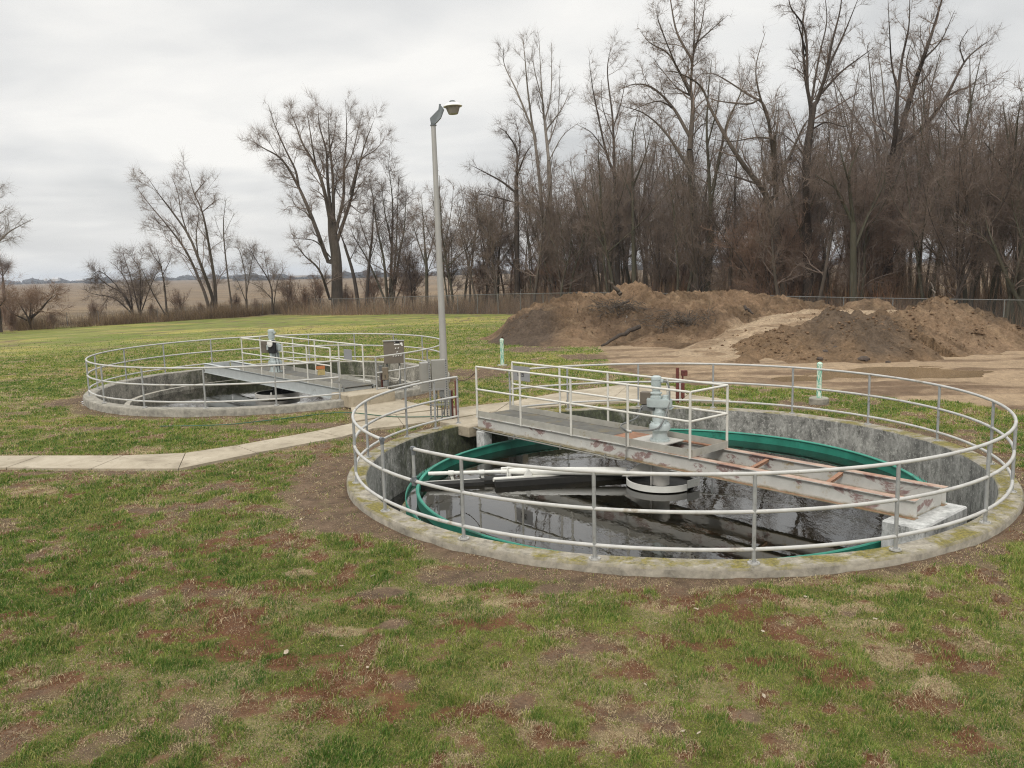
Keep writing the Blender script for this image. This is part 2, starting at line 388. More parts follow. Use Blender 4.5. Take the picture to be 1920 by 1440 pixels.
# baffle, weir
bf=MB(); bf.lathe([(4.452,-.36),(4.44,-.345),(4.395,-.355),(4.39,-.368),(4.425,-.380),(4.425,-.78),(4.44,-.78),(4.44,-.385)],(CX,CY,0),200,a0=R(-47),a1=R(304),close=True)
o=bf.build('scum_baffle',M['green'],None,smooth=True,loc=(CX,CY,0)); tag(o,'green fibreglass baffle ring standing in the water of the front tank','baffle')
wr=MB(); nt=330; V=[];F=[]
aa=np.linspace(R(-46),R(301),nt*2+1)
for i,a in enumerate(aa):
    zt=-.445 if i%2==0 else -.52
    for rr in (4.625,4.64):
        V+= [(CX+rr*math.cos(a),CY+rr*math.sin(a),-.80),(CX+rr*math.cos(a),CY+rr*math.sin(a),zt)]
for i in range(len(aa)-1):
    b=i*4; F+=[(b,b+4,b+5,b+1),(b+2,b+3,b+7,b+6),(b+1,b+5,b+7,b+3)]
wr.add(V,F); o=wr.build('weir_plate',M['green'],None,loc=(CX,CY,0)); tag(o,'toothed green weir plate running round outside the baffle of the front tank','weir')
# water sheets
def disc(name,cx,cy,z,r0,r1,mat,label):
    m=MB(); m.lathe([(r0,0),(r1,0)],(0,0,0),120); o=m.build(name,mat,None,loc=None); o.location=(cx,cy,z); tag(o,label,None,None,'structure'); return o
disc('water',CX,CY,-.54,.01,4.63,M['water'],'dark still water in the front tank'); disc('channel_water',CX,CY,-1.02,4.76,5.29,M['water'],'water in the channel round the front tank')
# ------------------------------------------------------------------ railings
def rail_ring(cx,cy,zr,R0,angs,spans,label,name='guard_railing',rr=.024,pr=.024,heights=(.17,.62,1.07),stub=None,grp=None):
    t=thing(name,label,'railing',(cx,cy,zr),grp)
    for a in angs:
        c=np.array([R0*math.cos(R(a)),R0*math.sin(R(a)),0])
        m=MB(); m.tube([c+(0,0,.01),c+(0,0,heights[2]-.01)],pr,12); p=m.build('post',M['post'],t,smooth=True)
        m=MB(); m.lathe([(.001,.016),(.026,.02),(.07,.016),(.072,.001)],c,16)
        for q in (0,1,2,3):
            b=c+np.array([.05*math.cos(q*1.57+.7),.05*math.sin(q*1.57+.7),.02]); m.tube([b,b+(0,0,.014)],.009,6)
        m.build('base_flange',M['flange'],p,smooth=True)
    for hz,(a0,a1) in spans:
        n=max(4,int(abs(a1-a0)/2.2)); th=np.radians(np.linspace(a0,a1,n))
        m=MB(); m.tube(np.c_[R0*np.cos(th),R0*np.sin(th),np.full(n,hz)],rr,12)
        for a,e in((a0,0),(a1,-1)):
            p=np.array([R0*math.cos(R(a)),R0*math.sin(R(a)),hz])
        m.build('rail',M['rail'],t,smooth=True)
    return t
A1=[-146.9,-127.9,-108.6,-89.2,-69.9,-50.3,-30.9,-11.8,7.8,27.3,46.7,66.5,85.4,104.,120.]+[-166.2,173.9,154.1,143.5,135.9]
angs=A1
T=rail_ring(CX,CY,0,5.46,angs,[(.17,(-224.1,120.)),(.62,(-224.1,120.)),(1.07,(-137.8,120.)),(1.07,(-224.1,-146.9))],'three-rail pipe railing curving round the rim of the large front tank')
# stub post and caps at the break in the top rail
ca=R(-137.8); c=np.array([5.46*math.cos(ca),5.46*math.sin(ca),0])
m=MB(); m.tube([c+(0,0,.56),c+(0,0,1.06)],.024,12); m.build('stub_post',M['post'],T,smooth=True)
tv=np.array([-math.sin(ca),math.cos(ca),0])
m=MB(); m.tube([c+(0,0,.56),c+(0,0,.68)],.036,12); m.tube([c-tv*.055+(0,0,.62),c+tv*.055+(0,0,.62)],.036,12); m.build('pipe_fitting',M['cap'],T,smooth=True)
m=MB(); m.tube([c+(0,0,.99),c+(0,0,1.10)],.034,12); m.tube([c-tv*.03+(0,0,1.07),c+tv*.03+(0,0,1.07)],.036,12); m.build('pipe_fitting',M['cap'],T,smooth=True)
ca=R(-146.9); c=np.array([5.46*math.cos(ca),5.46*math.sin(ca),0]); tv=np.array([-math.sin(ca),math.cos(ca),0]); m=MB(); m.tube([c-tv*.03+(0,0,1.07),c+tv*.035+(0,0,1.07)],.034,12); m.tube([c+(0,0,1.0),c+(0,0,1.09)],.031,12)
m.build('pipe_fitting',M['cap'],T,smooth=True)
# ------------------------------------------------------------------ bridges
def ibeam(m,s0,s1,n,zt,d,fw,B,Mx,t=.012):
    L=s1-s0; c=(s0+s1)/2
    m.box(B(c,n,zt-d/2),(L,t,d-2*t-.001),Mx); m.box(B(c,n,zt-t/2),(L,fw,t),Mx); m.box(B(c,n,zt-d+t/2),(L,fw,t),Mx)
def handrail(t,B,fr,bk,zb,h,end,mat,dw=None,ends=None,r=.021):
    zt=zb+h
    for side,(ss,nn) in enumerate((fr,bk)):
        for s in ss:
            m=MB(); m.tube([B(s,nn,zb-.02),B(s,nn,zt-.005)],.023,12); m.build('handrail_post',mat,t,smooth=True)
        for z in (zt,zb+h*.55):
            m=MB(); m.tube([B(ss[0],nn,z),B(ss[-1],nn,z)],r,12); m.build('handrail',mat,t,smooth=True)
    if end is not None:
        for z in (zt,zb+h*.55):
            m=MB(); m.tube([B(end,fr[1],z),B(end,bk[1],z)],r,12); m.build('handrail',mat,t,smooth=True)
BR=thing('walkway_bridge','rust-streaked steel footbridge with railings across the large front tank','bridge',(CX,CY,0))
zb=.235; d1=.27
for nn,nm in ((-.43,0),(.50,1)):
    m=MB(); ibeam(m,-4.84,4.74,0,0,d1,.14,lambda s,n,z:np.array([s,n,z]),None)
    o=m.build('beam',M['beam'],BR); o.location=B1(0,nn,zb); o.rotation_euler=(0,0,R(-49.7))
m=MB(); m.box((0,0,-d1/2),(.012,.80,d1-.03)); o=m.build('end_plate',M['beam'],BR); o.location=B1(4.70,.035,zb); o.rotation_euler=(0,0,R(-49.7))
m=MB(); m.box(B1(4.72,.035,zb-d1-.016),(.30,1.15,.03),Mx1); m.build('bearing_plate',M['scum'],BR)
for s in (2.0,3.3):
    m=MB(); m.box((0,0,0),(.05,.80,.05)); m.box((0,0,.026),(.07,.80,.006)); o=m.build('cross_brace',M['rust'],BR); o.location=B1(s,.035,zb-.06); o.rotation_euler=(0,0,R(-49.7+12))
m=MB(); m.box((-2.95,0,0),(3.7,.92,.02)); o=m.build('deck',M['deck'],BR); o.location=B1(0,.035,zb+.018); o.rotation_euler=(0,0,R(-49.7))
m=MB(); m.box((-.85,0.1,0),(.46,.62,.02)); o=m.build('rusty_plate',M['rust'],BR); o.location=B1(0,.035,zb+.018); o.rotation_euler=(0,0,R(-49.7)); 
m=MB(); m.box((-.23,.045,0),(.76,.83,.022),None,.003); m.box((-.85,-.30,0),(.46,.16,.018)); o=m.build('drive_plate',M['plate'],BR); o.location=B1(0,.035,zb+.02); o.rotation_euler=(0,0,R(-49.7))
m=MB(); m.box((.92,0,0),(.25,.80,.02)); m.box((.48,.42,0),(.62,.08,.02)); m.box((.48,-.38,0),(.62,.06,.02)); o=m.build('hatch_frame',M['rust'],BR); o.location=B1(0,.035,zb+.018); o.rotation_euler=(0,0,R(-49.7))
for s0,s1,nn in ((-4.84,1.05,-.465),(-4.84,1.05,.535)):
    m=MB(); m.box(((s0+s1)/2,0,.065),(s1-s0,.008,.125)); o=m.build('toe_board',M['kick'],BR); o.location=B1(0,nn,zb+.004); o.rotation_euler=(0,0,R(-49.7))
m=MB(); m.box((0,0,.065),(.008,.98,.125)); o=m.build('toe_board',M['kick'],BR); o.location=B1(1.05,.035,zb+.004); o.rotation_euler=(0,0,R(-49.7))
handrail(BR,B1,([-4.77,-3.31,-1.82,-.36,1.02],-.49),([-4.78,-3.22,-1.82,-.30,1.02],.56),zb,1.115,1.02,M['railw'])
# sign plate on the back rail
SG=thing('name_plate','grey metal plate with a black emblem on the rear handrail of the front bridge','sign',(CX,CY,0))
o_=B1(-4.42,.525,1.12); m=MB(); m.box((0,0,0),(.56,.006,.33),None,.002); o=m.build('panel',M['signg'],SG); o.location=o_; o.rotation_euler=(0,R(0),R(-49.7))
m=MB()
for (x,z,w,h) in ((-.02,.055,.20,.014),(-.02,-.055,.20,.014),(-.12,0,.014,.11),(.08,0,.014,.11),(-.07,.01,.03,.07),(-.02,0,.035,.08),(.035,.01,.03,.06)): m.box((x,-.007,z),(w,.004,h),None,.001)
o=m.build('emblem',M['black'],SG); o.location=o_; o.rotation_euler=(0,0,R(-49.7))
# ------------------------------------------------------------------ drive unit (near)
def drive(label,B,s0,n0,zb,sc=1,box='back',rz=0,gauge=False):
    t=thing('drive_unit',label,'gear motor',(0,0,0)); 
    c=B(s0,n0,zb)
    def P(x,y,z): return (x*sc,y*sc,z*sc)
    m=MB(); m.lathe([(.001,0.0),(.22,0),(.22,.03),(.17,.035),(.155,.16),(.20,.20),(.225,.22),(.225,.31),(.20,.34),(.15,.36),(.145,.37),(.14,.56),(.12,.58),(.11,.66),(.001,.66)],(0,0,0),28)
    for q in range(10): a=q*.628; m.tube([(.195*math.cos(a),.195*math.sin(a),.03),(.195*math.cos(a),.195*math.sin(a),.05)],.014,6); m.tube([(.19*math.cos(a),.19*math.sin(a),.34),(.19*math.cos(a),.19*math.sin(a),.37)],.012,6)
    for q in range(4): a=q*1.571+.4; m.box((.15*math.cos(a),.15*math.sin(a),.47),(.015,.05,.2),[[math.cos(a),-math.sin(a),0],[math.sin(a),math.cos(a),0],[0,0,1]])
    o=m.build('pedestal_housing',M['drive'],t,smooth=True)
    m=MB()
    # belt-shaped gear case
    def capsule(z0,z1,r,L,bev):
        poly=[(-.13+r*math.cos(a),r*math.sin(a)) for a in np.linspace(math.pi/2,3*math.pi/2,12)]+[(L+r*.8*math.cos(a),r*.8*math.sin(a)) for a in np.linspace(-math.pi/2,math.pi/2,12)]
        m.prism(poly,z0,z1)
    capsule(.66,.80,.16,.14,0); capsule(.80,.815,.15,.13,0); m.lathe([(.11,.815),(.125,.82),(.125,.86),(.10,.87),(.10,.90),(.125,.905),(.125,.93),(.09,.94)],(-.08,0,0),24); m.lathe([(.07,.815),(.07,.88),(.001,.885)],(.12,.02,0),18)
    m.box((.10,0,.635),(.36,.22,.012))
    o=m.build('gear_case',M['drive'],t,smooth=True)
    m=MB(); m.lathe([(.001,.94),(.085,.94),(.085,.98),(.098,.985),(.098,1.17),(.108,1.175),(.11,1.21),(.10,1.235),(.06,1.25),(.001,1.252)],(-.08,0,0),26)
    for q in range(18): a=q*.349; m.box((-.08+.101*math.cos(a),.101*math.sin(a),1.08),(.012,.006,.17),[[math.cos(a),-math.sin(a),0],[math.sin(a),math.cos(a),0],[0,0,1]])
    m.box((.05,0,1.15),(.06,.08,.06),None,.01)
    o=m.build('motor',M['drive'],t,smooth=True)
    t.location=c; t.rotation_euler=(0,0,rz); t.scale=(sc*.88,sc*.88,sc)
    return t
c0=np.array([CX,CY,0]); c20=np.array([T2X,T2Y,T2Z])
D1=drive('grey vertical gear motor on the rusty footbridge of the front tank',lambda s,n,z:c0+B1(s,n,z),-.14,.14,zb+.03,.96,rz=R(-25))
m=MB(); m.box((-.32,.10,.80),(.26,.16,.24),None,.006); m.build('control_box',M['panel'],D1)
m=MB(); m.box((-.27,.02,.62),(.30,.16,.10),None,.006); m.build('box_bracket',M['conduit'],D1)
def local(t,P): # world->local of rotated thing
    a=-t.rotation_euler[2]; d=(np.array(P)-np.array(t.location)); return np.array([(d[0]*math.cos(a)-d[1]*math.sin(a))/t.scale[0],(d[0]*math.sin(a)+d[1]*math.cos(a))/t.scale[1],d[2]/t.scale[2]])
def bez(P,n=24):
    P=np.array(P,float); out=[]; Q=np.vstack([2*P[0]-P[1],P,2*P[-1]-P[-2]])
    for i in range(len(P)-1):
        p0,p1,p2,p3=Q[i:i+4]
        for t in np.linspace(0,1,n//(len(P)-1)+2,endpoint=False): out.append(.5*((2*p1)+(-p0+p2)*t+(2*p0-5*p1+4*p2-p3)*t*t+(-p0+3*p1-3*p2+p3)*t**3))
    out.append(P[-1]); return np.array(out)
bx=B1(-.36,-.53,0)+c0
m=MB(); m.tube(bez([(.08,0,1.15),(.16,0,1.13),(.22,-.03,.95),(.21,-.10,.68),(.13,-.22,.42),(-.03,-.34,.27),local(D1,bx+(.05,-.02,.52))],40),.019,8)
p0=local(D1,bx+(0,-.02,.52)); m.tube(bez([p0,p0+(-.12,.0,.10),(-.46,-.2,.45),(-.40,-.08,.62),(-.30,0,.66)],36),.018,8)
m.build('flexible_conduit',M['conduit'],D1,smooth=True)
m=MB(); q=local(D1,bx+(.02,-.02,.52)); m.tube([q+(-.09,0.02,0.01),q+(.09,-.02,-.01)],.025,10); m.build('conduit_fitting',M['plate'],D1,smooth=True)
# conduit clipped to the beam
m=MB(); pp=[B1(-5.6,-.62,-.02),B1(-4.9,-.535,.04-.06)]+[B1(s,-.515,-.055) for s in np.linspace(-4.6,-.55,8)]+[B1(-.40,-.53,-.02),B1(-.36,-.54,.10),B1(-.36,-.54,.50)]
m.tube(bez(pp,60),.013,8)
for s in (-3.5,-2.1,-.9): m.box(B1(s,-.515,-.05),(.02,.04,.09),Mx1)
o=m.build('beam_conduit',M['boxl'],None,smooth=True,loc=None); o.location=c0; tag(o,'thin pale conduit pipe along the lower edge of the front bridge','conduit')
# ------------------------------------------------------------------ centre well, column, rake arm
CW=thing('centre_well','white broken ring and column hanging below the front bridge at the tank centre','centre well',(CX,CY,-.54))
rc=B1(-.05,.05,0)
m=MB(); prof=[(.60,.02),(.60,.13),(.625,.13),(.625,.02)]
m.lathe(prof,rc,60,a0=R(-330),a1=R(-52),close=True); m.build('ring',M['white'],CW,smooth=True)
m=MB(); m.box(rc+(.60*math.cos(R(-38))+.05,.60*math.sin(R(-38)),.12),(.015,.32,.14),[[.6,.8,0],[-.8,.6,0],[0,0,1]]); m.build('ring_tab',M['white'],CW)
m=MB(); m.lathe([(.01,.02),(.59,.02)],rc,40); m.lathe([(.585,.02),(.585,.10),(.598,.10)],rc,50); m.build('sludge',M['scum'],CW)
m=MB(); m.lathe([(.16,-.4),(.16,.16),(.165,.16),(.165,.62)],rc,28); m.build('column',M['plate'],CW,smooth=True)
m=MB(); m.tube([rc+(-.21,-.20,.05),rc+(-.21,-.20,.62)],.012,8); m.build('hanger_rod',M['plate'],CW,smooth=True)
m=MB(); P=[rc+(-.14,0,.44),rc+(-.14,0,.17),rc+(-.70,.05,.17),rc+(-.52,.05,.30),rc+(-.30,.02,.44)]
V=[p+(0,dy,0) for dy in(-.012,.012) for p in P]; m.add(V,[(0,1,2,3,4),(9,8,7,6,5),(0,5,6,1),(1,6,7,2),(2,7,8,3),(3,8,9,4),(4,9,5,0)]); m.build('gusset',M['plate'],CW)
SK=thing('skimmer_arm','white pipe skimmer arm reaching left over the dark water of the front tank','skimmer arm',(0,0,0))
pa=np.array([-1.63,15.20,-.35]); pb=np.array([-.22,15.22,-.35]); pc=np.array([2.10,15.0,-.35])
m=MB(); m.tube([pa,pb],.036,14); m.build('thin_pipe',M['white'],SK,smooth=True)
m=MB(); m.tube([pb+(-.03,0,0),pb+(.05,0,0)],.05,14); m.tube([pb+(0.05,0,0),pb+(.30,0,.0),pc],[.05,.075,.085],16); m.tube([pb+(.12,-.02,-.02),pb+(.12,-.02,-.16)],.05,12); m.build('thick_pipe',M['white'],SK,smooth=True)
m=MB(); m.box(pb+(.09,-.02,-.02),(.02,.16,.20)); m.tube([pb+(-.03,-.0,.06),pb+(.30,0,.09)],.02,8); m.build('joint_plate',M['white'],SK)
for x in (-1.20,-.62):
    m=MB(); q=np.array([x,15.21,-.35]); m.tube([q+(-.05,0,0),q+(.05,0,0)],.05,12); m.box(q+(.02,.02,-.11),(.05,.02,.18),[[1,0,-.25],[0,1,0],[.25,0,1]]); m.build('hanger',M['white'],SK)
m=MB(); a=np.array([-1.72,15.10,-.50]); b=np.array([-.62,15.20,-.50]); m.box((a+b)/2,(1.2,.06,.05),[[.995,-.1,0],[.1,.995,0],[0,0,1]]); m.build('scraper_bar',M['white'],SK)
m=MB(); m.box((a+b)/2+(0,-.14,-.02),(1.2,.24,.09),[[.995,-.1,0],[.1,.995,0],[0,0,1]]); m.box(b+(.22,.04,-.02),(.5,.34,.10),[[.99,-.1,0],[.1,.99,0],[0,0,1]]); m.build('scum_box',M['scum'],SK)
a=np.array([-.36,14.95,-.44]); b=np.array([2.1,15.35,-.44]); dv=(b-a)/np.linalg.norm(b-a); Mt=np.array([[dv[0],-dv[1],0],[dv[1],dv[0],0],[0,0,1]])
m=MB(); m.box((a+b)/2,(2.58,.04,.05),Mt); m.box((a+b)/2+(.02,.05,.02),(2.58,.10,.012),Mt); m.build('trough_rail',M['white'],SK)
m=MB(); m.box((a+b)/2+(.0,-.08,-.06),(2.50,.20,.13),Mt); m.build('trough_wall',M['scum'],SK)
m=MB(); q=a+dv*.65; m.add([q+(-.1,.0,.03),q+(.06,0,.03),q+(0.0,0,.17),q+(-.04,0.02,.17),q+(-.1,.06,.03),q+(.06,.06,.03)],[(0,1,2,3),(4,3,2,5),(0,3,4),(1,5,2)]); m.build('lug',M['white'],SK)
# debris floating
# ------------------------------------------------------------------ tank 2
T2=build_tank(T2X,T2Y,T2Z,M['conc2'],'round concrete tank farther back at left holding low water under a pale bridge',5.31,5.66,(4.42,-.42,.16),None)
def L2(s,n,z): return B2(s,n,z)
m=MB(); m.box(B2(5.42,.02,-.02),(1.0,1.45,.34),Mx2,.02); m.build('landing',M['path'],T2)
m=MB(); m.box(B2(4.85,.0,-.35),(.5,1.2,.6),Mx2,.02); m.build('corbel',M['conc2'],T2)
m=MB(); m.box(B2(1.5,0,0)*0+B2(3.05,-.62,-.44),(.35,.25,.20),Mx2,.02); m.build('inlet_block',M['pier'],T2)
disc('water',T2X,T2Y,T2Z-.56,.01,4.42,M['water'],'dark water in the far left tank'); disc('channel_water',T2X,T2Y,T2Z-.9,4.58,5.31,M['water'],'water in the channel of the far left tank')
A2=[-151.2,-131.9,-112.6,-93.4,-74.4,-56.7,-170.,169.5,150.5,130.9,111.7,92.5,73.0,53.7,35.5,17.,-1.5,-20,-33.,-44.6]
rail_ring(T2X,T2Y,T2Z,5.48,A2,[(.17,(-187,-56.7)),(.62,(-187,-56.7)),(1.07,(-150,-56.7)),(.17,(-44.6,173)),(.62,(-44.6,173)),(1.07,(-44.6,209))],'pipe railing round the rim of the far left tank')
BR2=thing('walkway_bridge','pale grey steel footbridge with railings across the far left tank','bridge',(T2X,T2Y,T2Z)); zb2=.245
for nn in(-.45,.55):
    m=MB(); ibeam(m,-5.1,5.15,0,0,.34,.13,lambda s,n,z:np.array([s,n,z]),None); o=m.build('beam',M['beam2'],BR2); o.location=B2(0,nn,zb2); o.rotation_euler=(0,0,R(-49.2))
m=MB(); m.box((1.7,0,0),(6.9,.95,.02)); o=m.build('deck',M['deck'],BR2); o.location=B2(0,.05,zb2+.016); o.rotation_euler=(0,0,R(-49.2))
for s in(-5.06,5.1):
    m=MB(); m.box((s,0,-.17),(.012,.88,.30)); o=m.build('end_plate',M['beam2'],BR2); o.location=B2(0,.05,zb2); o.rotation_euler=(0,0,R(-49.2))
for nn in (-.50,.60):
    m=MB(); m.box((1.7,0,.065),(6.9,.008,.125)); o=m.build('toe_board',M['kick'],BR2); o.location=B2(0,nn,zb2+.004); o.rotation_euler=(0,0,R(-49.2))
m=MB(); m.box((-1.75,0,.065),(.008,1.08,.125)); o=m.build('toe_board',M['kick'],BR2); o.location=B2(0,.05,zb2+.004); o.rotation_euler=(0,0,R(-49.2))
handrail(BR2,B2,([-1.44,.03,1.62,3.2,4.62],-.50),([-1.6,.12,1.63,3.15,4.55],.58),zb2,1.10,None,M['railw'])
m=MB(); m.tube([B2(-1.44,-.50,zb2+1.10),B2(-1.6,.58,zb2+1.10)],.021,10); m.build('handrail',M['railw'],BR2,smooth=True)
m=MB(); m.tube([B2(1.5,.66,zb2+.10),B2(4.9,.62,zb2+.07)],.035,12); m.build('loose_pipe',M['white'],BR2,smooth=True)
D2=drive('grey vertical gear motor with a round white dial on the far left bridge',lambda s,n,z:c20+B2(s,n,z),0.0,-.02,zb2+.02,1.12,rz=R(-20))
m=MB(); m.box((-.30,-.02,.74),(.28,.24,.34),None,.006); m.build('control_box',M['panel'],D2)
m=MB(); m.box((.10,-.24,.76),(.26,.14,.38),None,.03); m.build('torque_box',M['black'],D2)
m=MB(); m.tube([(.08,-.30,.86),(.08,-.345,.86)],.10,20); m.build('dial',M['label'],D2,smooth=True)
m=MB(); m.tube(bez([(.22,-.2,.7),(.36,-.3,.45),(.42,-.34,.05)]),.012,6); m.tube(bez([(.18,-.22,.6),(.26,-.3,.3),(.34,-.36,.05)]),.012,6); m.build('cable',M['black'],D2,smooth=True)
CW2=thing('centre_well','dark round well ring at the water centre of the far left tank','centre well',(T2X,T2Y,T2Z-.56))
m=MB(); m.lathe([(.68,.04),(.68,.17),(.71,.17),(.71,.04)],(0,0,0),50,close=True); m.build('ring',M['plate'],CW2,smooth=True)
m=MB(); m.lathe([(.01,.03),(.67,.03),(.675,.15)],(0,0,0),40); m.tube([(0,0,0),(0,0,.7)],.15,16); m.build('column',M['scum'],CW2,smooth=True)
m=MB(); m.box((-.15,-.2,.1),(.05,.05,.16)); m.build('hanger_rod',M['white'],CW2)
def local_sign(name,label,cat,c,ang,parts):
    t=thing(name,label,cat,tuple(c)); t.rotation_euler=(0,0,R(ang))
    for nm,mat,bx in parts:
        m=MB()
        for cc,dd in bx: m.box(cc,dd,None,.001)
        m.build(nm,mat,t)
    return t
local_sign('blank_plate','plain grey plate hung on the rear handrail of the far left bridge','sign',c20+B2(3.75,.545,1.03),-49.2,[('panel',M['signg'],[((0,0,0),(.46,.006,.30))])])
a=R(-62); q=c20+np.array([5.48*math.cos(a),5.48*math.sin(a),.93])
local_sign('warning_tag','small faded orange and yellow tag on the railing of the far left tank','sign',q,28,[('upper_panel',M['orange'],[((0,-.03,.0),(.24,.006,.09))]),('lower_panel',M['yellow'],[((.02,-.03,-.13),(.20,.005,.15))])])
# gas-pipe support post with black conduit in the channel etc. : electrical stand on tank 2
def gp(x,y): p=G(x,y); return p
# ------------------------------------------------------------------ lamp post
lb=np.array([-1.85,22.5,float(gz(-1.85,22.5))]); LP=thing('street_lamp','tall tapering grey lamp post with a bell-shaped lamp between the two tanks','street lamp',tuple(lb))
H=7.42
m=MB(); m.tube([(0,0,0),(-.06,0,H)],[.105,.062],20); m.box((0,0,.02),(.34,.34,.04),None,.01); m.build('pole',M['lamp'],LP,smooth=True)
m=MB(); m.lathe([(.062,0),(.085,.0),(.085,.03),(.062,.03)],(-.06,0,H-.02),18,close=True); m.build('collar',M['lampd'],LP,smooth=True)
m=MB(); # arm: angular casting
prof=[(-.08,.17),(-.06,.03),(.04,.022),(.11,.076),(.21,.18),(.30,.39),(.245,.47),(.17,.49),(.15,.39)]
V=[(x-.06,y*(.7+.3*(z<.3)),z+H) for y in(-.06,.06) for x,z in prof]; n=len(prof)
m.add(V,[tuple(range(n))[::-1],tuple(range(n,2*n))]+[(i,(i+1)%n,n+(i+1)%n,n+i) for i in range(n)]); m.box((.135,0,H+.50),(.05,.07,.06)); m.build('arm',M['lampd'],LP)
hx,hz_=.47,H+.455; tl=np.array([[math.cos(R(-3)),0,math.sin(R(-3))],[0,1,0],[-math.sin(R(-3)),0,math.cos(R(-3))]])
def tb(mm,nm,mt):
    for q in range(len(mm.V)): mm.V[q]=(mm.V[q])@tl.T+np.array([hx,0,hz_])
    mm.build(nm,mt,LP,smooth=True)
m=MB(); m.lathe([(.245,0),(.255,.01),(.21,.06),(.13,.105),(.06,.12),(.001,.125)],(0,0,0),30); m.lathe([(.245,0),(.20,0)],(0,0,0),30); tb(m,'hood',M['lampw'])
m=MB(); m.lathe([(.001,.165),(.06,.16),(.085,.135),(.09,.11)],(0,0,0),20); m.tube([(-.10,0,.115),(-.24,0,.02)],.012,6); tb(m,'hood_cap',M['lampd'])
m=MB(); m.lathe([(.195,0),(.13,-.175),(.12,-.188),(.001,-.19)],(0,0,0),30); tb(m,'lens',M['lens'])
# ------------------------------------------------------------------ cabinet stand by near tank
zg=-.14
CB=thing('cabinet_stand','grey electrical cabinets on slotted steel struts beside the front tank gap','electrical cabinet',(-1.75,19.6,zg))
def LC(x,y,z): return (x+1.75,y-19.6,z-zg)
def strut(m,mh,x,y,z0,z1,w=.041):
    m.box(LC(x,y,(z0+z1)/2),(w,w,z1-z0))
    z=z0+.05
    while z<z1-.03: mh.box(LC(x,y-w/2-.001,z),(.014,.003,.028)); mh.box(LC(x+w/2+.001,y,z),(.003,.014,.028)); z+=.055
for x,y,z1 in ((-1.98,19.6,1.36),(-1.56,19.35,1.40)):
    m=MB(); mh=MB(); strut(m,mh,x,y,zg,z1); o=m.build('strut',M['strut'],CB); mh.build('slots',M['hole'],o)
m=MB(); m.box(LC(-1.77,19.62,.62),(.50,.04,.041)); m.box(LC(-1.77,19.62,.25),(.46,.04,.041)); m.build('cross_strut',M['strut'],CB)
ms=np.array([[math.cos(R(12)),-math.sin(R(12)),0],[math.sin(R(12)),math.cos(R(12)),0],[0,0,1]])
m=MB(); m.box(LC(-1.77,19.74,.97),(.36,.20,.72),ms,.008); m.build('cabinet',M['boxl'],CB)
m=MB(); m.box(LC(-2.12,19.78,.92),(.21,.30,.70),ms,.008); o=m.build('cabinet',M['boxl'],CB); 
m=MB(); m.box(LC(-2.15,19.624,1.20),(.07,.004,.05),ms); m.build('sticker',M['blue'],o)
m=MB()
for x,z0 in ((-1.90,.0),(-1.83,.0),(-1.72,.0),(-1.66,.2)): m.tube([LC(x,19.7,-.14+z0*.5),LC(x,19.7,.61)],.014,8)
m.tube(bez([LC(-1.70,19.66,.60),LC(-1.62,19.6,.35),LC(-1.66,19.62,.1),LC(-1.75,19.6,-.12)]),.016,8); m.build('conduits',M['conduit'],CB,smooth=True)
m=MB(); m.box(LC(-1.70,19.66,.50),(.12,.08,.16),None,.01); m.box(LC(-1.85,19.66,.45),(.07,.07,.10),None,.01); m.build('junction_box',M['conduit'],CB)
# red-brown channel posts beside it
RP=thing('red_channel_posts','pair of rusty red steel channel posts at the end of the front railing','post',(-1.42,19.2,zg))
m=MB()
for dx,dy,h in ((-.03,0.05,.78),(.07,-.0,1.02)):
    m.box((dx,dy,h/2),(.010,.075,h)); m.box((dx+.02,dy+.032,h/2),(.04,.008,h)); m.box((dx+.02,dy-.032,h/2),(.04,.008,h))
m.build('channel',M['red'],RP)
m=MB(); m.lathe([(.001,.80),(.026,.80),(.026,.0)],(-.05,-.03,0),10); m.build('cap_pipe',M['conduit'],RP)
# ------------------------------------------------------------------ control panel by tank 2
PN=thing('control_panel','square brown steel control panel with white buttons on two posts by the far tank','control panel',(-3.45,24.35,-.16))
mp=np.array([[math.cos(R(6)),-math.sin(R(6)),0],[math.sin(R(6)),math.cos(R(6)),0],[0,0,1]])
for x in (-.27,.10):
    m=MB(); m.box((x,.06,.62),(.05,.05,1.24)); m.build('post',M['conduit'],PN)
m=MB(); m.box((-.03,-.06,1.26),(.60,.22,.66),mp,.006); PB=m.build('cabinet',M['panel'],PN)
m=MB(); m.box((-.03,-.075,1.60),(.64,.27,.012),mp); m.box((.05,-.05,1.63),(.05,.05,.05)); m.build('rain_hood',M['boxl'],PN)
def PF(x,z): return mp@np.array([x-.03,-.172,z])
m=MB()
for x,z in ((.055,1.38),(.135,1.385),(.095,1.27),(-.02,1.15),(.06,1.155),(.13,1.165),(.205,1.17)): p=PF(x,z); m.tube([p,p+(0,-.03,0)],.020,10)
m.build('button',M['label'],PN,smooth=True)
m=MB()
for x,z in ((.055,1.38),(.135,1.385),(.095,1.27),(-.02,1.15),(.06,1.155),(.13,1.165),(.205,1.17)): p=PF(x+.012,z-.010); m.tube([p+(0,-.031,0),p+(0,-.036,0)],.010,8)
m.box(PF(.09,1.555),(.16,.004,.06),mp); m.build('switch_mark',M['black'],PN)
m=MB(); m.box(PF(.09,1.495)+(0,-.003,0),(.16,.004,.035),mp); p=PF(.225,1.515); m.tube([p,p+(0,-.02,0)],.035,12); m.box(p+(.02,-.005,-.045),(.04,.01,.05),mp); m.box(PF(.035,1.56)+(0,-.004,0),(.02,.004,.03),mp); m.build('name_strip',M['label'],PN)
SB=thing('socket_post','brown socket box on a rusty red post in front of the control panel','electrical post',(-3.62,23.05,-.16))
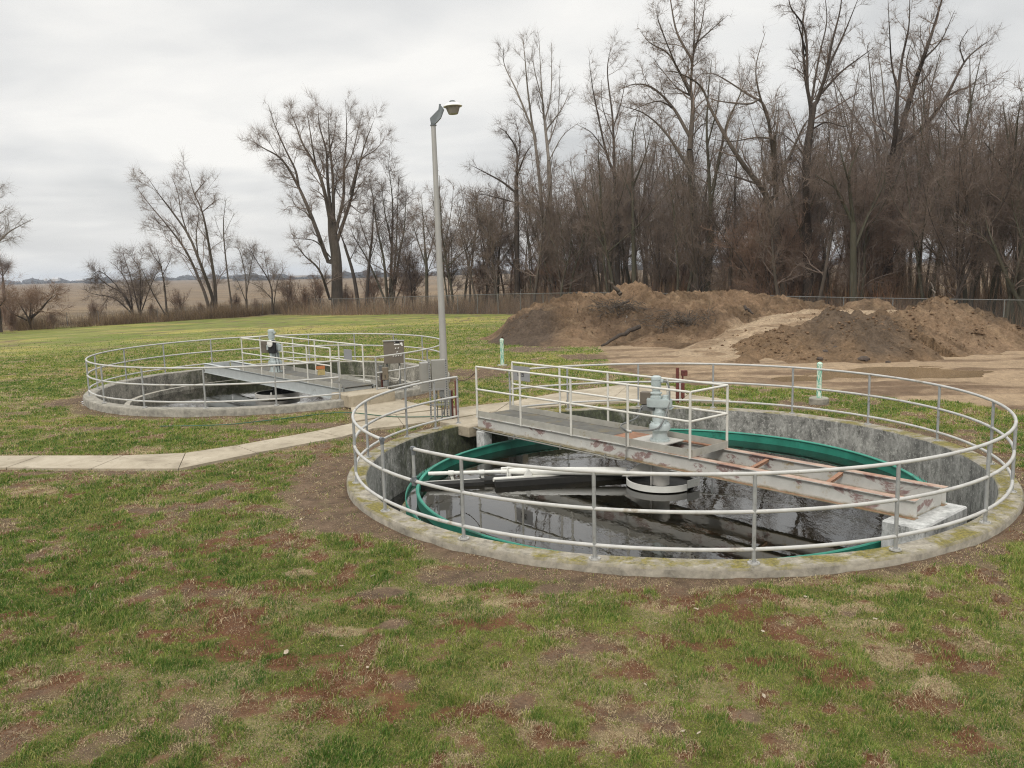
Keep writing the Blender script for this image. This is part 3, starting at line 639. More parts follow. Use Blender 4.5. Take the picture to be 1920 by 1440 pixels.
m=MB(); m.box((-.03,.03,.42),(.10,.012,.84)); m.box((-.075,.0,.42),(.01,.06,.84)); m.build('channel',M['red'],SB)
m=MB(); m.box((.05,-.02,.78),(.17,.11,.36),None,.012); o=m.build('socket_box',M['copper'],SB); m=MB(); m.box((.05,-.08,.70),(.02,.012,.09)); m.build('switch',M['black'],o)
m=MB(); m.box((-.08,.03,.80),(.10,.05,.42),None,.006); m.box((.04,-.02,.50),(.13,.10,.16),None,.01); m.build('back_box',M['conduit'],SB)
m=MB(); 
for x in (.0,.045,.09): m.tube([(x,-.02,0),(x,-.02,.45)],.016,8)
m.tube(bez([(.12,0,.72),(.26,.1,.55),(.40,.2,.6),(.42,.3,.95)]),.012,6); m.build('conduits',M['plate'],SB,smooth=True)
p0=c20+np.array([5.48*math.cos(R(-44.6)),5.48*math.sin(R(-44.6)),1.07])
# ------------------------------------------------------------------ red hydrant-like post behind front tank
RH=thing('red_utility_post','rusty red steel post with a small red box behind the front tank','post',(4.32,21.2,-.2))
m=MB(); m.box((0,0,.50),(.075,.012,1.0)); m.box((-.034,.03,.50),(.008,.06,1.0)); m.build('channel',M['red'],RH)
m=MB(); m.box((.17,0,.86),(.16,.10,.15),None,.012); m.tube([(.13,0,.10),(.13,0,.80)],.022,10); m.box((.13,0,.40),(.10,.07,.40),None,.01); m.build('box',M['red'],RH)
m=MB(); m.tube([(.06,-.02,0),(.06,-.02,.72)],.026,10); m.build('pipe',M['plate'],RH,smooth=True)
# ------------------------------------------------------------------ bollards
def bollard(label,px,h,r,cr,ch):
    p=G(*px); t=thing('vent_pipe',label,'bollard',tuple(p))
    m=MB(); m.lathe([(r,0),(r,h-.10),(r+.008,h-.10),(r+.008,h-.02),(r*.6,h+.01),(.001,h+.02)],(0,0,0),20); m.build('pipe',M['bol'],t,smooth=True)
    m=MB(); m.lathe([(cr*1.02,-.2),(cr,ch-.02),(cr-.02,ch),(.02,ch)],(0,0,0),26); m.build('concrete_collar',M['conc2'],t,smooth=True)
bollard('flaking green and white pipe in a round concrete collar behind the front tank',(1535,757),1.05,.062,.24,.16)
bollard('flaking green and white pipe on the lawn behind the left bridge end',(942,686),1.02,.07,.20,.05)
# chains
def chain(label,a,b,sag,off=.8):
    m=MB(); P=[np.array(a)*(1-t)+np.array(b)*t+np.array([0,0,-sag*4*t*(1-t)]) for t in np.linspace(0,1,26)]
    m.tube(P,[.010 if i%2 else .006 for i in range(26)],6); o=m.build('chain',M['chain'],None,smooth=True); tag(o,label,'chain')
def rp1(a,z): return np.array([CX+5.46*math.cos(R(a)),CY+5.46*math.sin(R(a)),z])
chain('thin rusty chain closing the left side of the front bridge entrance',rp1(135.9,1.02),c0+B1(-4.77,-.49,1.25),.10)
chain('sagging rusty chain at the right side of the front bridge entrance',rp1(120,1.0),c0+B1(-4.78,.56,1.25),.22)
chain('rusty chain bunched on the railing of the far tank beside the lamp post',c20+np.array([5.48*math.cos(R(-1)),5.48*math.sin(R(-1)),1.05]),c20+np.array([5.48*math.cos(R(-4)),5.48*math.sin(R(-4)),1.05]),.34)
# hose
hp=[(300,803),(420,800),(520,790),(640,777),(740,785),(858,784)]
P=[G(*q)+(0,0,.05) for q in hp]; m=MB(); m.tube(bez(P,60),.012,6); o=m.build('garden_hose',M['hose'],None,smooth=True); tag(o,'thin green garden hose lying over the grass and the concrete path','hose')
# ------------------------------------------------------------------ concrete path
top=[(-160,858),(77,857),(231,857),(348,852),(443,838),(592,811),(660,796)]
bot=[(-230,881),(12,880),(171,882),(335,882),(481,852),(640,822),(700,806)]
PT=[G(*q) for q in top]; PBt=[G(*q) for q in bot]
m=MB()
def slab(m,quad,h=.035,gap=.012):
    q=np.array([p[:2] for p in quad]); c=q.mean(0); q=c+(q-c)*(1-gap/ np.linalg.norm(q-c,axis=1)[:,None])
    zt=[float(gz(*p))+h for p in q]; n=len(q)
    V=[(p[0],p[1],z-.12) for p,z in zip(q,zt)]+[(p[0],p[1],z) for p,z in zip(q,zt)]
    m.add(V,[tuple(range(n,2*n))]+[(i,(i+1)%n,n+(i+1)%n,n+i) for i in range(n)])
for i in range(len(top)-1): slab(m,[PBt[i],PBt[i+1],PT[i+1],PT[i]])
slab(m,[PBt[-1],G(757,800),G(742,780),PT[-1]]); slab(m,[G(757,800),G(852,786),G(845,769),G(742,780)])
slab(m,[G(852,786),G(930,774),G(958,755),G(845,769)],.04); slab(m,[G(930,774),G(1060,762),G(1068,735),G(958,755)])
slab(m,[G(1060,762),G(1140,757),G(1180,722),G(1068,735)]); slab(m,[G(1140,757),G(1275,752),G(1290,742),G(1262,726),G(1180,722)])
slab(m,[G(1275,752),G(1362,758),G(1372,752),G(1290,742)])
slab(m,[G(664,792),G(760,776),G(830,768),G(780,758),G(745,749),G(700,751),G(655,757)],.03)
o=m.build('sidewalk',M['path']); tag(o,'concrete slab path between the two tanks',None,None,'structure')
PATH=[np.array([p[:2] for p in PBt]+[G(757,800)[:2],G(852,786)[:2],G(930,774)[:2],G(1060,762)[:2],G(1140,757)[:2],G(1275,752)[:2],G(1362,758)[:2],G(1290,742)[:2],G(1262,726)[:2],G(1180,722)[:2],G(1068,735)[:2],G(958,755)[:2],G(830,768)[:2],G(745,749)[:2],G(655,757)[:2]]+[p[:2] for p in PT[::-1]])]
def inpoly(P,x,y):
    r=np.zeros(x.shape,bool); n=len(P)
    for i in range(n):
        x0,y0=P[i]; x1,y1=P[(i+1)%n]
        c=((y0>y)!=(y1>y)); xi=(x1-x0)*(y-y0)/((y1-y0) if y1!=y0 else 1e-9)+x0; r^=c&(x<xi)
    return r
def pdist(P,x,y,closed=True):
    d=np.full(x.shape,1e9); n=len(P)
    for i in range(n if closed else n-1):
        a=np.array(P[i]);b=np.array(P[(i+1)%n]); ab=b-a; t=np.clip(((x-a[0])*ab[0]+(y-a[1])*ab[1])/(ab@ab+1e-9),0,1)
        d=np.minimum(d,np.hypot(x-a[0]-t*ab[0],y-a[1]-t*ab[1]))
    return d
# ------------------------------------------------------------------ surface fields (what grows or lies where)
RED=[(650,1285,150,30),(700,1330,110,26),(840,1340,60,12),(400,1170,110,32),(450,1215,90,26),(560,1240,90,20),(370,1095,70,18),(560,1100,90,14),(880,1170,70,14),(197,991,34,11),(259,1009,26,8),(383,1031,60,11),(1340,1135,60,24),(1320,1210,80,13),(1480,1240,120,16),(1560,1275,60,22),(1400,1160,50,14),(1160,1262,60,14),(1750,1230,50,28),(1820,1385,60,24),(470,1015,90,9),(1450,1190,40,10),(130,1110,60,10),(30,1155,40,8),(700,1120,60,10),(380,1140,60,14)]
TAN=[(1000,1370,36,18),(1160,1385,48,24),(1680,1235,70,30),(1750,1285,60,22),(1590,1140,70,12),(1640,1105,70,12),(1850,1215,70,11),(560,1075,28,9),(650,1185,40,10),(560,1310,50,6),(1240,1140,50,10),(710,1275,50,10),(820,1120,50,9),(1500,1130,60,9),(60,922,50,10),(1620,1170,60,10),(950,1130,50,8),(270,845,45,9),(560,843,40,5),(1250,1100,80,8),(1480,1090,80,7)]
SOIL=[(590,930,70,38),(620,980,50,20),(720,1110,60,12),(870,1085,90,14),(1400,1345,26,12),(130,752,32,12),(560,800,160,5),(760,735,60,12),(900,700,60,10),(1500,760,50,9),(1180,745,100,10),(1000,655,60,6),(1100,668,60,7),(690,815,60,10),(1040,1105,60,10),(1850,1030,40,12),(740,1170,30,10),(745,1110,30,6),(1590,1150,16,6)]
def wpatch(L):
    out=[]
    for x,y,rx,ry in L:
        c=G(x,y); r=G(x+rx,y); u=G(x,y-ry); out.append((c[0],c[1],abs(r[0]-c[0])+.02,abs(u[1]-c[1])+.02))
    return out
WR,WT,WS=wpatch(RED),wpatch(TAN),wpatch(SOIL)
def pf(W,x,y):
    v=np.zeros(x.shape)
    for cx,cy,rx,ry in W: v=np.maximum(v,1-np.sqrt(((x-cx)/rx)**2+((y-cy)/ry)**2)*.85)
    return v
DIRT=np.array([G(*q)[:2] for q in [(1120,668),(1150,690),(1170,700),(1273,719),(1378,725),(1535,732),(1653,747),(1762,754),(1915,774),(2200,812)]]+[np.array([40,30]),np.array([40,40]),G(1960,640)[:2],G(1880,641)[:2],np.array([18,46]),np.array([10,52]),np.array([5,48])])
def fields(x,y):
    """returns green, tan, red, soil weights + dirt mask"""
    d1=np.hypot(x-CX,y-CY)-5.62; d2=np.hypot(x-T2X,y-T2Y)-5.66
    n1=fbm(x,y,1.1,5,1); n2=fbm(x,y,.35,4,2); n3=fbm(x,y,3.2,4,3); n4=fbm(x,y,.14,3,4)
    red=sst(.02,.38,pf(WR,x,y)+(n2-.5)*1.3+(n4-.5)*1.1-.02); red=np.maximum(red*(.62+.38*sst(.40,.52,n4)),.12*sst(.62,.72,fbm(x,y,.5,4,9))*sst(18,9,y)*sst(.45,.6,n3))
    red*=sst(26,14,y)
    tan=sst(.05,.4,pf(WT,x,y)+(n2-.5)*1.2+(n4-.5)*1.0); tan=np.maximum(tan,.5*sst(.50,.66,fbm(x,y,.8,5,6))); 
    ring=np.minimum(np.where(d1>-.3,d1,9)+0,9); left=sst(0,-4,(x-CX))*.55
    soil=np.maximum(sst(.45+.0,.05,ring-left*sst(9,13,y)*.9-(n1-.5)*1.4-.12),sst(.75,.05,np.abs(d2)-(n1-.5)*1.3-.1)*.95)
    soil=np.maximum(soil,sst(.05,.35,pf(WS,x,y)+(n2-.5)*1.0+(n1-.5)*.6))
    pd=PDf(x,y); soil=np.maximum(soil,.75*sst(.22,.02,pd+(n2-.5)*.35))
    dm=inpoly(DIRT,x,y); dd=pdist(DIRT,x,y); dirt=sst(-.35,.25,np.where(dm,dd,-dd)+(n2-.5)*1.2+(n1-.5)*.8)
    return n1,n2,n3,n4,red,tan,soil,dirt
def PDf(x,y):
    P=PATH[0]; m=(x>-16)&(x<9)&(y>12)&(y<26); d=np.full(x.shape,9.)
    if m.any(): dd=pdist(P,x[m],y[m]); ins=inpoly(P,x[m],y[m]); d[m]=np.where(ins,0,dd)
    return d
C_=lambda *a: np.array(a)
c_green=C_(.095,.14,.022); c_green2=C_(.175,.20,.04); c_yel=C_(.32,.28,.075); c_tan=C_(.33,.26,.15); c_red=C_(.125,.052,.027); c_soil=C_(.125,.085,.055); c_dirt=C_(.30,.218,.138); c_dirt2=C_(.15,.100,.062); c_field=C_(.225,.162,.10)
def lerp(a,b,t): t=t[:,None]; return a*(1-t)+b*t
def gcolor(x,y,near=True):
    n1,n2,n3,n4,red,tan,soil,dirt=fields(x,y)
    d=np.hypot(x,y)
    far=sst(18,45,d)
    mow=fbm(x*.25+y*.1,y*1.0-x*.15,1.6,5,12)
    g=lerp(np.broadcast_to(c_green,(len(x),3)),c_green2,np.clip(n3*1.1+(n2-.5)*.8,0,1))
    g=lerp(g,C_(.085,.075,.032)*(.5+.9*n4)[:,None],.80*sst(34,14,d)); g=lerp(g,c_yel,np.clip(sst(.46,.66,mow)*.85*sst(12,30,d)+.10,0,1)); g=lerp(g,c_green*1.15,sst(.50,.40,fbm(x*.3,y,2.6,4,15))*.55*far); g=g*(1+.35*(n2-.5)*far+.3*(n4-.5)*far)[:,None]  # near ground under the blades: brown soil tone with shade painted in
    g=lerp(g,c_tan,tan*.75*(1-far*.5)); g=lerp(g,c_red,red*.9); g=lerp(g,c_soil*(.6+.9*n4)[:,None],np.clip(soil,0,1))
    tr=fbm(x*.22+y*.05,y*1.3,1.0,5,14)
    dc=lerp(np.broadcast_to(c_dirt,(len(x),3)),c_dirt2,sst(.48,.66,tr)); dc=lerp(dc,c_dirt*1.25,sst(.55,.75,n1)*.5); wet=sst(2.5,.2,pdist(DIRT[:5],x,y,False)); dc=lerp(dc,c_dirt2*.8,wet*sst(.4,.6,n2)*.8)
    g=lerp(g,dc,dirt)
    # beyond the fences: stubble field and leaf litter under the wood
    f=fieldmask(x,y); st=fbm(x*.3,y,2.2,5,21); b=fbm(x,y,14,4,22)
    fc=lerp(np.broadcast_to(c_field,(len(x),3)),c_field*.62,sst(.35,.7,st)); fc=lerp(fc,C_(.33,.27,.15),sst(.52,.66,fbm(x*.4,y,1.1,4,23))*sst(220,90,d)*.8); fc=lerp(fc,C_(.17,.13,.09),sst(.45,.6,b)*.6)
    lit=woodmask(x,y); fc=lerp(fc,lerp(np.broadcast_to(C_(.10,.068,.042),(len(x),3)),C_(.17,.12,.075),n2),lit)
    return lerp(g,fc,f),(red,tan,soil,dirt,f,n1,n2,n3,n4,mow)
def Pf(x,Y): return atY(x,500,Y)[:2]
LF=[np.array(Pf(60,85))-np.array([.78,.62])*60,Pf(60,85),Pf(410,97),Pf(575,104)]; RF=[Pf(575,104),Pf(970,74.5),Pf(1613,50.4),Pf(1868,44.3)]; dv=RF[-1]-RF[-2]; dv/=np.linalg.norm(dv); RF.append(RF[-1]+dv*45)
FL=np.array(LF[:-1]+RF)   # whole fence line, left to right
def fieldmask(x,y):
    # beyond the fence line: signed by polyline interpolation
    P=np.vstack([FL,[FL[-1][0]+200,FL[-1][1]-20],[4500,-500],[4500,5500],[-4500,5500],[-4500,-100],FL[0]+[-60,-50]])
    ins=inpoly(P,x,y); m=np.hypot(x,y)<160; d=np.full(x.shape,5.); d[m]=pdist(FL,x[m],y[m],False)
    return sst(-.6,.6,np.where(ins,d,-d)+(fbm(x,y,1.0,3,30)-.5)*1.5+.3)
wn=np.array([.756,.654]); wd=np.array([-.654,.756])
def woodmask(x,y):
    t=(x-RF[-2][0])*wd[0]+(y-RF[-2][1])*wd[1]; o=(x-RF[-2][0])*wn[0]+(y-RF[-2][1])*wn[1]
    return sst(72,52,t)*sst(-1,1,o)*sst(75,60,o)
PUD=[]
for (px_,py_,rx_,ry_) in ((1672,699,150,11),(1495,709,80,6),(1832,661,50,5),(1778,665,30,4)):
    c=G(px_,py_); r_=G(px_+rx_,py_); u_=G(px_,py_-ry_); d_=G(px_,py_+ry_); PUD.append((c[0],(u_[1]+d_[1])/2,abs(r_[0]-c[0]),(u_[1]-d_[1])/2))
def pudmask(x,y):
    v=np.zeros(x.shape)
    for cx,cy,a,b in PUD: v=np.maximum(v,sst(1.25,.6,np.sqrt(((x-cx)/a)**2+((y-cy)/b)**2)+(fbm(x*.5,y,1.3,4,33)-.5)*.9))
    return v
# ground grid
def gl(a,b,st,ext,gr):
    c=list(np.arange(a,b,st)); s=st; v=c[-1]
    R_=[];
    while v<ext: s*=gr; v+=s; R_.append(v)
    return c,R_
xc,xr=gl(-6.5,8.6,.055,4300,1.035); 
s=.055;v=-6.5;xl=[]
while v>-4300: s*=1.03; v-=s; xl.append(v)
xs=np.array(xl[::-1]+xc+xr)
yc,yr=gl(4.4,12.,.05,4600,1.0125); s=.05;v=4.4;yl=[]
while v>-40: s*=1.15; v-=s; yl.append(v)
ys=np.array(yl[::-1]+yc+yr)
XX,YY=np.meshgrid(xs,ys); sh=XX.shape; x=XX.ravel(); y=YY.ravel()
z=gz(x,y); gc,info=gcolor(x,y); red,tan,soil,dirt,ff,n1,n2,n3,n4,mow=info
dd=np.hypot(x,y); nearf=sst(60,20,dd)
z=z+nearf*((n1-.5)*.05+(n2-.5)*.035*(1-soil*.3)+(n4-.5)*.02)+dirt*((fbm(x*.3,y*1.2,.8,4,41)-.5)*.16+(fbm(x*.12+y*.05,y*1.6,.5,3,43)-.5)*.10)*sst(70,40,dd)+ff*(fbm(x,y,9,4,42)-.5)*.5*sst(300,100,dd)
z=z-pudmask(x,y)*.13
pin=inpoly(PATH[0],x,y)|(PDf(x,y)<.12); z=np.where(pin,np.minimum(z,gz(x,y)-.02),z)
r1=np.hypot(x-CX,y-CY); r2=np.hypot(x-T2X,y-T2Y)
z=np.where((r1<6.2)&(r1>5.4),np.minimum(z,gz(x,y)+.02),z)
idx=np.arange(len(x)).reshape(sh); q=np.stack([idx[:-1,:-1],idx[:-1,1:],idx[1:,1:],idx[1:,:-1]],-1).reshape(-1,4)
cr=(r1[q].min(1)<5.50)|(r2[q].min(1)<5.48); q=q[~cr]
me=npmesh('ground',np.c_[x,y,z],[q],{'Col':gc},True); o=newobj('ground',me,M['ground']); tag(o,'lawn, bare earth and stubble field',None,None,'structure')
def gsurf(x,y):
    """height of the modelled lawn surface"""
    n1=fbm(x,y,1.1,5,1); n2=fbm(x,y,.35,4,2); n4=fbm(x,y,.14,3,4)
    return gz(x,y)+sst(60,20,np.hypot(x,y))*((n1-.5)*.05+(n2-.5)*.035+(n4-.5)*.02)
# ------------------------------------------------------------------ grass blades
def inview(x,y,z=-.1,mx=60):
    P=np.stack([x,y,np.full(x.shape,z)],-1)-_c; w=P@_fw; px=960+CF*(P@_r2)/w; py=720-CF*(P@_u2)/w
    return (w>1)&(px>-mx)&(px<1920+mx)&(py<1440+2.2*mx)
def scatter(n,y0,y1,pw=2.):
    # density falls as 1/d^pw
    u=rng.random(n); t=1-pw+1
    yv=(y0**(2-pw)+u*(y1**(2-pw)-y0**(2-pw)))**(1/(2-pw)) if abs(pw-2)>1e-3 else y0*(y1/y0)**u
    xv=(rng.random(n)*2-1)*yv*1.0; return xv,yv
def blades(name,n,y0,y1,label,pw=2.0):
    x,y=scatter(n,y0,y1,pw); k=inview(x,y)|(inview(x,y,mx=700)&(rng.random(len(x))<.55)); x,y=x[k],y[k]
    r1=np.hypot(x-CX,y-CY); r2=np.hypot(x-T2X,y-T2Y); k=(r1>5.66)&(r2>5.72)&(PDf(x,y)>.03); x,y=x[k],y[k]
    n1,n2,n3,n4,red,tan,soil,dirt=fields(x,y); f=fieldmask(x,y)
    u=rng.random(len(x)); keep=(rng.random(len(x))<sst(74,34,np.hypot(x,y)))&(u<(1-np.clip(soil,0,1)*.60)*np.where(dirt>.55,0,1-dirt)*(1-f)*(1-.2*red)); 
    x,y,n1,n2,n3,n4,red,tan,soil,dirt=[a[keep] for a in (x,y,n1,n2,n3,n4,red,tan,soil,dirt)]
    n=len(x); d=np.hypot(x,y); z=gsurf(x,y)-.004
    clump=fbm(x,y,.19,4,50)
    ty=rng.random(n)          # 0 green 1 tan 2 red
    T=np.zeros(n,int); T[ty<np.clip(.10+tan*.75+.75*soil+.25*sst(.5,.7,n2),0,.95)]=1; T[(rng.random(n)<red*.85)]=2
    sc=np.clip(d/7,1,8)
    h=(.018+.036*rng.random(n))*(.62+1.05*sst(.36,.68,clump))*(.8+.45*sst(.4,.7,n2))*(1+.3*sst(.55,.75,n3)); h=np.where(T==2,h*.50,h); h=np.where(T==1,h*.75,h); h*=np.clip(sc,1,1.35)*(1-.5*np.clip(soil,0,1))
    w=(.0016+.0026*rng.random(n)**1.5)*sc*np.where(T==2,.7,1)
    e_=.03; gx=fbm(x+e_,y,.22,3,50)-clump; gy=fbm(x,y+e_,.22,3,50)-clump; az=np.arctan2(-gy,-gx)+rng.normal(0,1.0,n); az=np.where(rng.random(n)<.35,rng.random(n)*6.283,az); lean=np.where(T==1,.9+.5*rng.random(n),.25+.75*rng.random(n)**1.3); lean=np.where(T==2,.9+.5*rng.random(n),lean)
    dx,dy=np.cos(az),np.sin(az); px,py=-dy,dx
    tw=rng.random(n)*6.283; px,py=np.cos(tw),np.sin(tw)
    V=np.empty((n,5,3),np.float32)
    def at(t,wd,i0,i1):
        L=np.sin(lean*t)*h*t; Z=np.cos(lean*t)*h*t
        V[:,i0]=np.stack([x+dx*L-px*wd,y+dy*L-py*wd,z+Z],-1)
        if i1 is not None: V[:,i1]=np.stack([x+dx*L+px*wd,y+dy*L+py*wd,z+Z],-1)
    at(0,w,0,1); at(.55,w*.8,3,2); at(1.,w*0,4,None)
    g=lerp(np.broadcast_to(C_(.060,.135,.018),(n,3)),C_(.29,.34,.065),np.clip(.16+n3*.6+(n2-.5)*1.1+(.5-clump)*1.0+rng.normal(0,.24,n),0,1)); g=lerp(g,C_(.38,.34,.12),np.where(rng.random(n)<.20+.2*sst(.5,.7,fbm(x*.25+y*.1,y-x*.15,1.6,5,12)),.8,0.))
    t_=lerp(np.broadcast_to(C_(.24,.165,.095),(n,3)),C_(.60,.49,.30),rng.random(n)); r_=lerp(np.broadcast_to(C_(.12,.048,.022),(n,3)),C_(.30,.145,.07),rng.random(n)**1.5)
    col=np.where((T==0)[:,None],g,np.where((T==1)[:,None],t_,r_)); col=np.repeat(col[:,None],5,1); 
    base=np.arange(n)[:,None]*5
    Q=base+np.array([0,1,2,3]); Tt=base+np.array([3,2,4])
    me=npmesh(name,V.reshape(-1,3),[Q,Tt],{'Col':col.reshape(-1,3)},False); o=newobj(name,me,M['grass']); tag(o,label,None,None,'stuff'); return o
QF=1.0
blades('grass',int(3500000*QF),3.9,72,'short mown winter grass with dead patches')
# stray straw blades on soil ring near the tank
# ------------------------------------------------------------------ pale leaves
def leafmesh():
    V=[(-.03,0,0),(-.012,.014,.006),(.015,.016,.004),(.034,.002,.010),(.014,-.014,.003),(-.012,-.013,.007),(0,0,.001)]
    return npmesh('leaf',V,[np.array([(6,0,5),(6,5,4),(6,4,3),(6,3,2),(6,2,1),(6,1,0)])])
M['leaf']=simple('dry_leaf',(.36,.30,.22),.8,0,.2,30,0)
lm=leafmesh(); lm.materials.append(M['leaf'])
LPX=[(537,1227),(1305,1146),(1430,1187),(1267,1273),(1433,1311),(1230,1171),(420,912),(515,958),(560,940),(565,979),(170,1120),(195,1120),(690,1257),(1210,1288),(1280,1380),(459,1004),(545,1031),(345,820),(165,980),(640,1215),(1640,1165),(1510,1122),(700,1083),(1310,1382),(900,1050),(1650,778),(1755,772),(1700,780)]
for i,(px,py) in enumerate(LPX):
    p=G(px,py); o=bpy.data.objects.new('dead_leaf',lm); COL.objects.link(o); o.location=(p[0],p[1],float(gsurf(np.array([p[0]]),np.array([p[1]]))[0])+.028); s=(1.5 if i==0 else .55+.5*random.random())*(1 if p[1]<15 else 1.6); o.scale=(s,s,s); o.rotation_euler=(random.uniform(-.4,.4),random.uniform(-.4,.4),random.random()*6)
    tag(o,'small pale dead leaf lying curled on the lawn' if i else 'large pale curled dead leaf on the reddish patch in the foreground lawn','leaf','pale dead leaves on the lawn')
# ------------------------------------------------------------------ puddles
for (cx,cy,a,b),lab in zip(PUD,('long brown puddle in front of the dark heap','shallow brown puddle behind the railing','small puddle at right','small puddle at the foot of the right heap')):
    th=np.linspace(0,2*np.pi,60,endpoint=False); zz=float(gz(cx,cy))-.045
    V=np.c_[cx+a*1.35*np.cos(th),cy+b*1.35*np.sin(th),np.full(60,zz)]; V=np.vstack([V,[cx,cy,zz]]); F=np.array([(60,i,(i+1)%60) for i in range(60)])
    o=newobj('puddle',npmesh('puddle',V,[F]),M['puddle']); tag(o,lab,None,None,'structure')
# ------------------------------------------------------------------ earth mounds
def mound(name,label,x0,x1,y0,y1,st,ridges,colf,seed,amp=.35,flat=None):
    X,Y=np.meshgrid(np.arange(x0,x1,st),np.arange(y0,y1,st)); sh=X.shape; x=X.ravel();y=Y.ravel(); h=np.full(x.shape,-9.)
    wx=x+(fbm(x,y,2.2,4,seed)-.5)*1.6; wy=y+(fbm(x,y,2.2,4,seed+1)-.5)*1.6
    for pts,slf,slb,fl in ridges:
        P=[atY(*p) for p in pts]
        for a,b in zip(P[:-1],P[1:]) if len(P)>1 else [(P[0],P[0]+np.array([.01,0,0]))]:
            ab=(b-a)[:2]; t=np.clip(((wx-a[0])*ab[0]+(wy-a[1])*ab[1])/(ab@ab),0,1); cx=a[0]+t*ab[0]; cy=a[1]+t*ab[1]; d=np.hypot((wx-cx)*np.where((t<=0)|(t>=1),1.9,1.),wy-cy)
            sl=np.where(wy<cy,slf,slb); dd=np.maximum(d-fl,0); hh=a[2]+t*(b[2]-a[2])-sl*dd*(.82+.18*np.minimum(dd/4,1))
            h=np.maximum(h,hh)
    g=gz(x,y); rel=sst(0,.8,h-g)
    rough=(np.abs(fbm(x,y,1.7,5,seed+2)-.5)*-2.6+.30)*amp+(np.abs(fbm(x,y,.6,5,seed+3)-.5)*-2+.25)*amp*.85+(fbm(x,y,.20,3,seed+4)-.5)*amp*.75
    trk=flat(x,y) if flat else np.zeros(x.shape)
    h=h+rough*rel*(1-.85*trk); z=np.maximum(h,g-.25)
    keep=z>g-.12
    col=colf(x,y,h-g,trk)
    idx=np.arange(len(x)).reshape(sh); q=np.stack([idx[:-1,:-1],idx[:-1,1:],idx[1:,1:],idx[1:,:-1]],-1).reshape(-1,4); q=q[keep[q].any(1)]
    us=np.unique(q); mp_=np.full(len(x),-1); mp_[us]=np.arange(len(us))
    c=np.array([x[us].mean(),y[us].mean(),g[us].min()])
    me=npmesh(name,np.c_[x,y,z][us]-c,[mp_[q]],{'Col':col[us]},True); o=newobj(name,me,M['mound'],None,tuple(c)); tag(o,label,'dirt mound','heaps of excavated earth'); return (x,y,z)
RA=[(990,590,44),(1040,564,45.5),(1062,557,46),(1130,556,47),(1185,550,47.5),(1230,553,48),(1300,552,49),(1390,551,49.5),(1480,560,49),(1548,578,47)]
TRK=[atY(*p) for p in [(1280,672,31.5),(1370,648,34.5),(1435,618,37.5),(1480,597,40.5),(1560,584,43),(1690,586,43)]]
tP=np.array([p[:2] for p in TRK])
def trackf(x,y): return sst(2.5,1.5,pdist(tP,x,y,False)+(fbm(x,y,1.1,4,60)-.5)*1.0)
def colA(x,y,h,trk):
    n=fbm(x,y,1.8,5,61); n2=fbm(x,y,.5,4,62); c=lerp(np.broadcast_to(C_(.23,.152,.093),(len(x),3)),C_(.145,.096,.058),sst(.42,.62,n)); c=lerp(c,C_(.28,.195,.12),sst(.52,.72,n2)*.7)
    p=atY(1010,620,42); dk=sst(3.4,1.6,np.hypot((x-p[0]+.5)*1.0,(y-p[1]+.8)*.9)+(n2-.5)*1.5)*sst(1.4,.0,x-p[0]-.2); c=lerp(c,C_(.115,.085,.062),dk)
    q=atY(1230,600,42); dk=sst(3.6,1.2,np.hypot((x-q[0])*.6,(y-q[1]))+(n-.5)*3); c=lerp(c,C_(.11,.075,.05),dk*.7)
    tr=fbm(x*.3+y*.4,y*.3-x*.4,.5,3,63); c=lerp(c,lerp(np.broadcast_to(C_(.44,.33,.22),(len(x),3)),C_(.31,.22,.14),sst(.5,.62,tr)),trk); return c
mA=mound('dirt_mound','long high heap of brown earth with roots and branches in front of the wood',-3,25,31,57,.085,[(RA,.27,.5,.2),([(1172,538,46.8),(1192,536,47.2)],.50,.55,.35),([(1010,590,42.5),(1000,620,41)],.34,.5,.3),([(1150,575,43.5),(1250,585,42.5),(1330,590,41.5)],.36,.5,.4),([(1262,690,30.5),(1370,650,34.5),(1435,618,37.5),(1480,597,40.5),(1560,584,43),(1690,586,43)],.42,.42,1.6),([(1210,630,39.5),(1300,630,38.5)],.3,.4,.3)],colA,70,.55,trackf)
def colB(x,y,h,trk):
    n=fbm(x,y,1.6,5,64); n2=fbm(x,y,.4,4,65); p=atY(1590,620,33)
    c=lerp(np.broadcast_to(C_(.22,.145,.085),(len(x),3)),C_(.135,.098,.068),sst(3.0,1.0,np.hypot(x-p[0],(y-p[1])*.7)+(n-.5)*3)); c=lerp(c,C_(.20,.14,.09),sst(.55,.75,n2)*.5); return c
mB=mound('dirt_mound','lower heap of dark earth nearest the puddle',5,19,26.5,39,.065,[([(1395,650,32.5),(1453,612,34),(1487,613,34),(1526,598,34),(1554,580,34),(1571,582,34),(1633,587,34.5),(1660,592,35)],.40,.5,.15),([(1400,665,31)],.35,.4,.2),([(1500,650,31.5),(1620,650,31.5)],.34,.4,.2)],colB,80,.34)
def colC(x,y,h,trk):
    n=fbm(x,y,1.6,5,66); n2=fbm(x,y,.4,4,67); c=lerp(np.broadcast_to(C_(.235,.158,.098),(len(x),3)),C_(.145,.10,.064),sst(.42,.62,n)); return lerp(c,C_(.30,.21,.13),sst(.52,.72,n2)*.6)
mC=mound('dirt_mound','pointed heap of light brown earth at the right with a stick on top',12.5,26,29.5,46,.07,[([(1675,588,36),(1700,588,36.5),(1743,566,37.5),(1756,559,38),(1776,565,38),(1800,588,37.5),(1822,606,37),(1836,624,36)],.42,.55,.1),([(1700,625,34),(1760,640,33.5)],.33,.4,.2)],colC,90,.38)
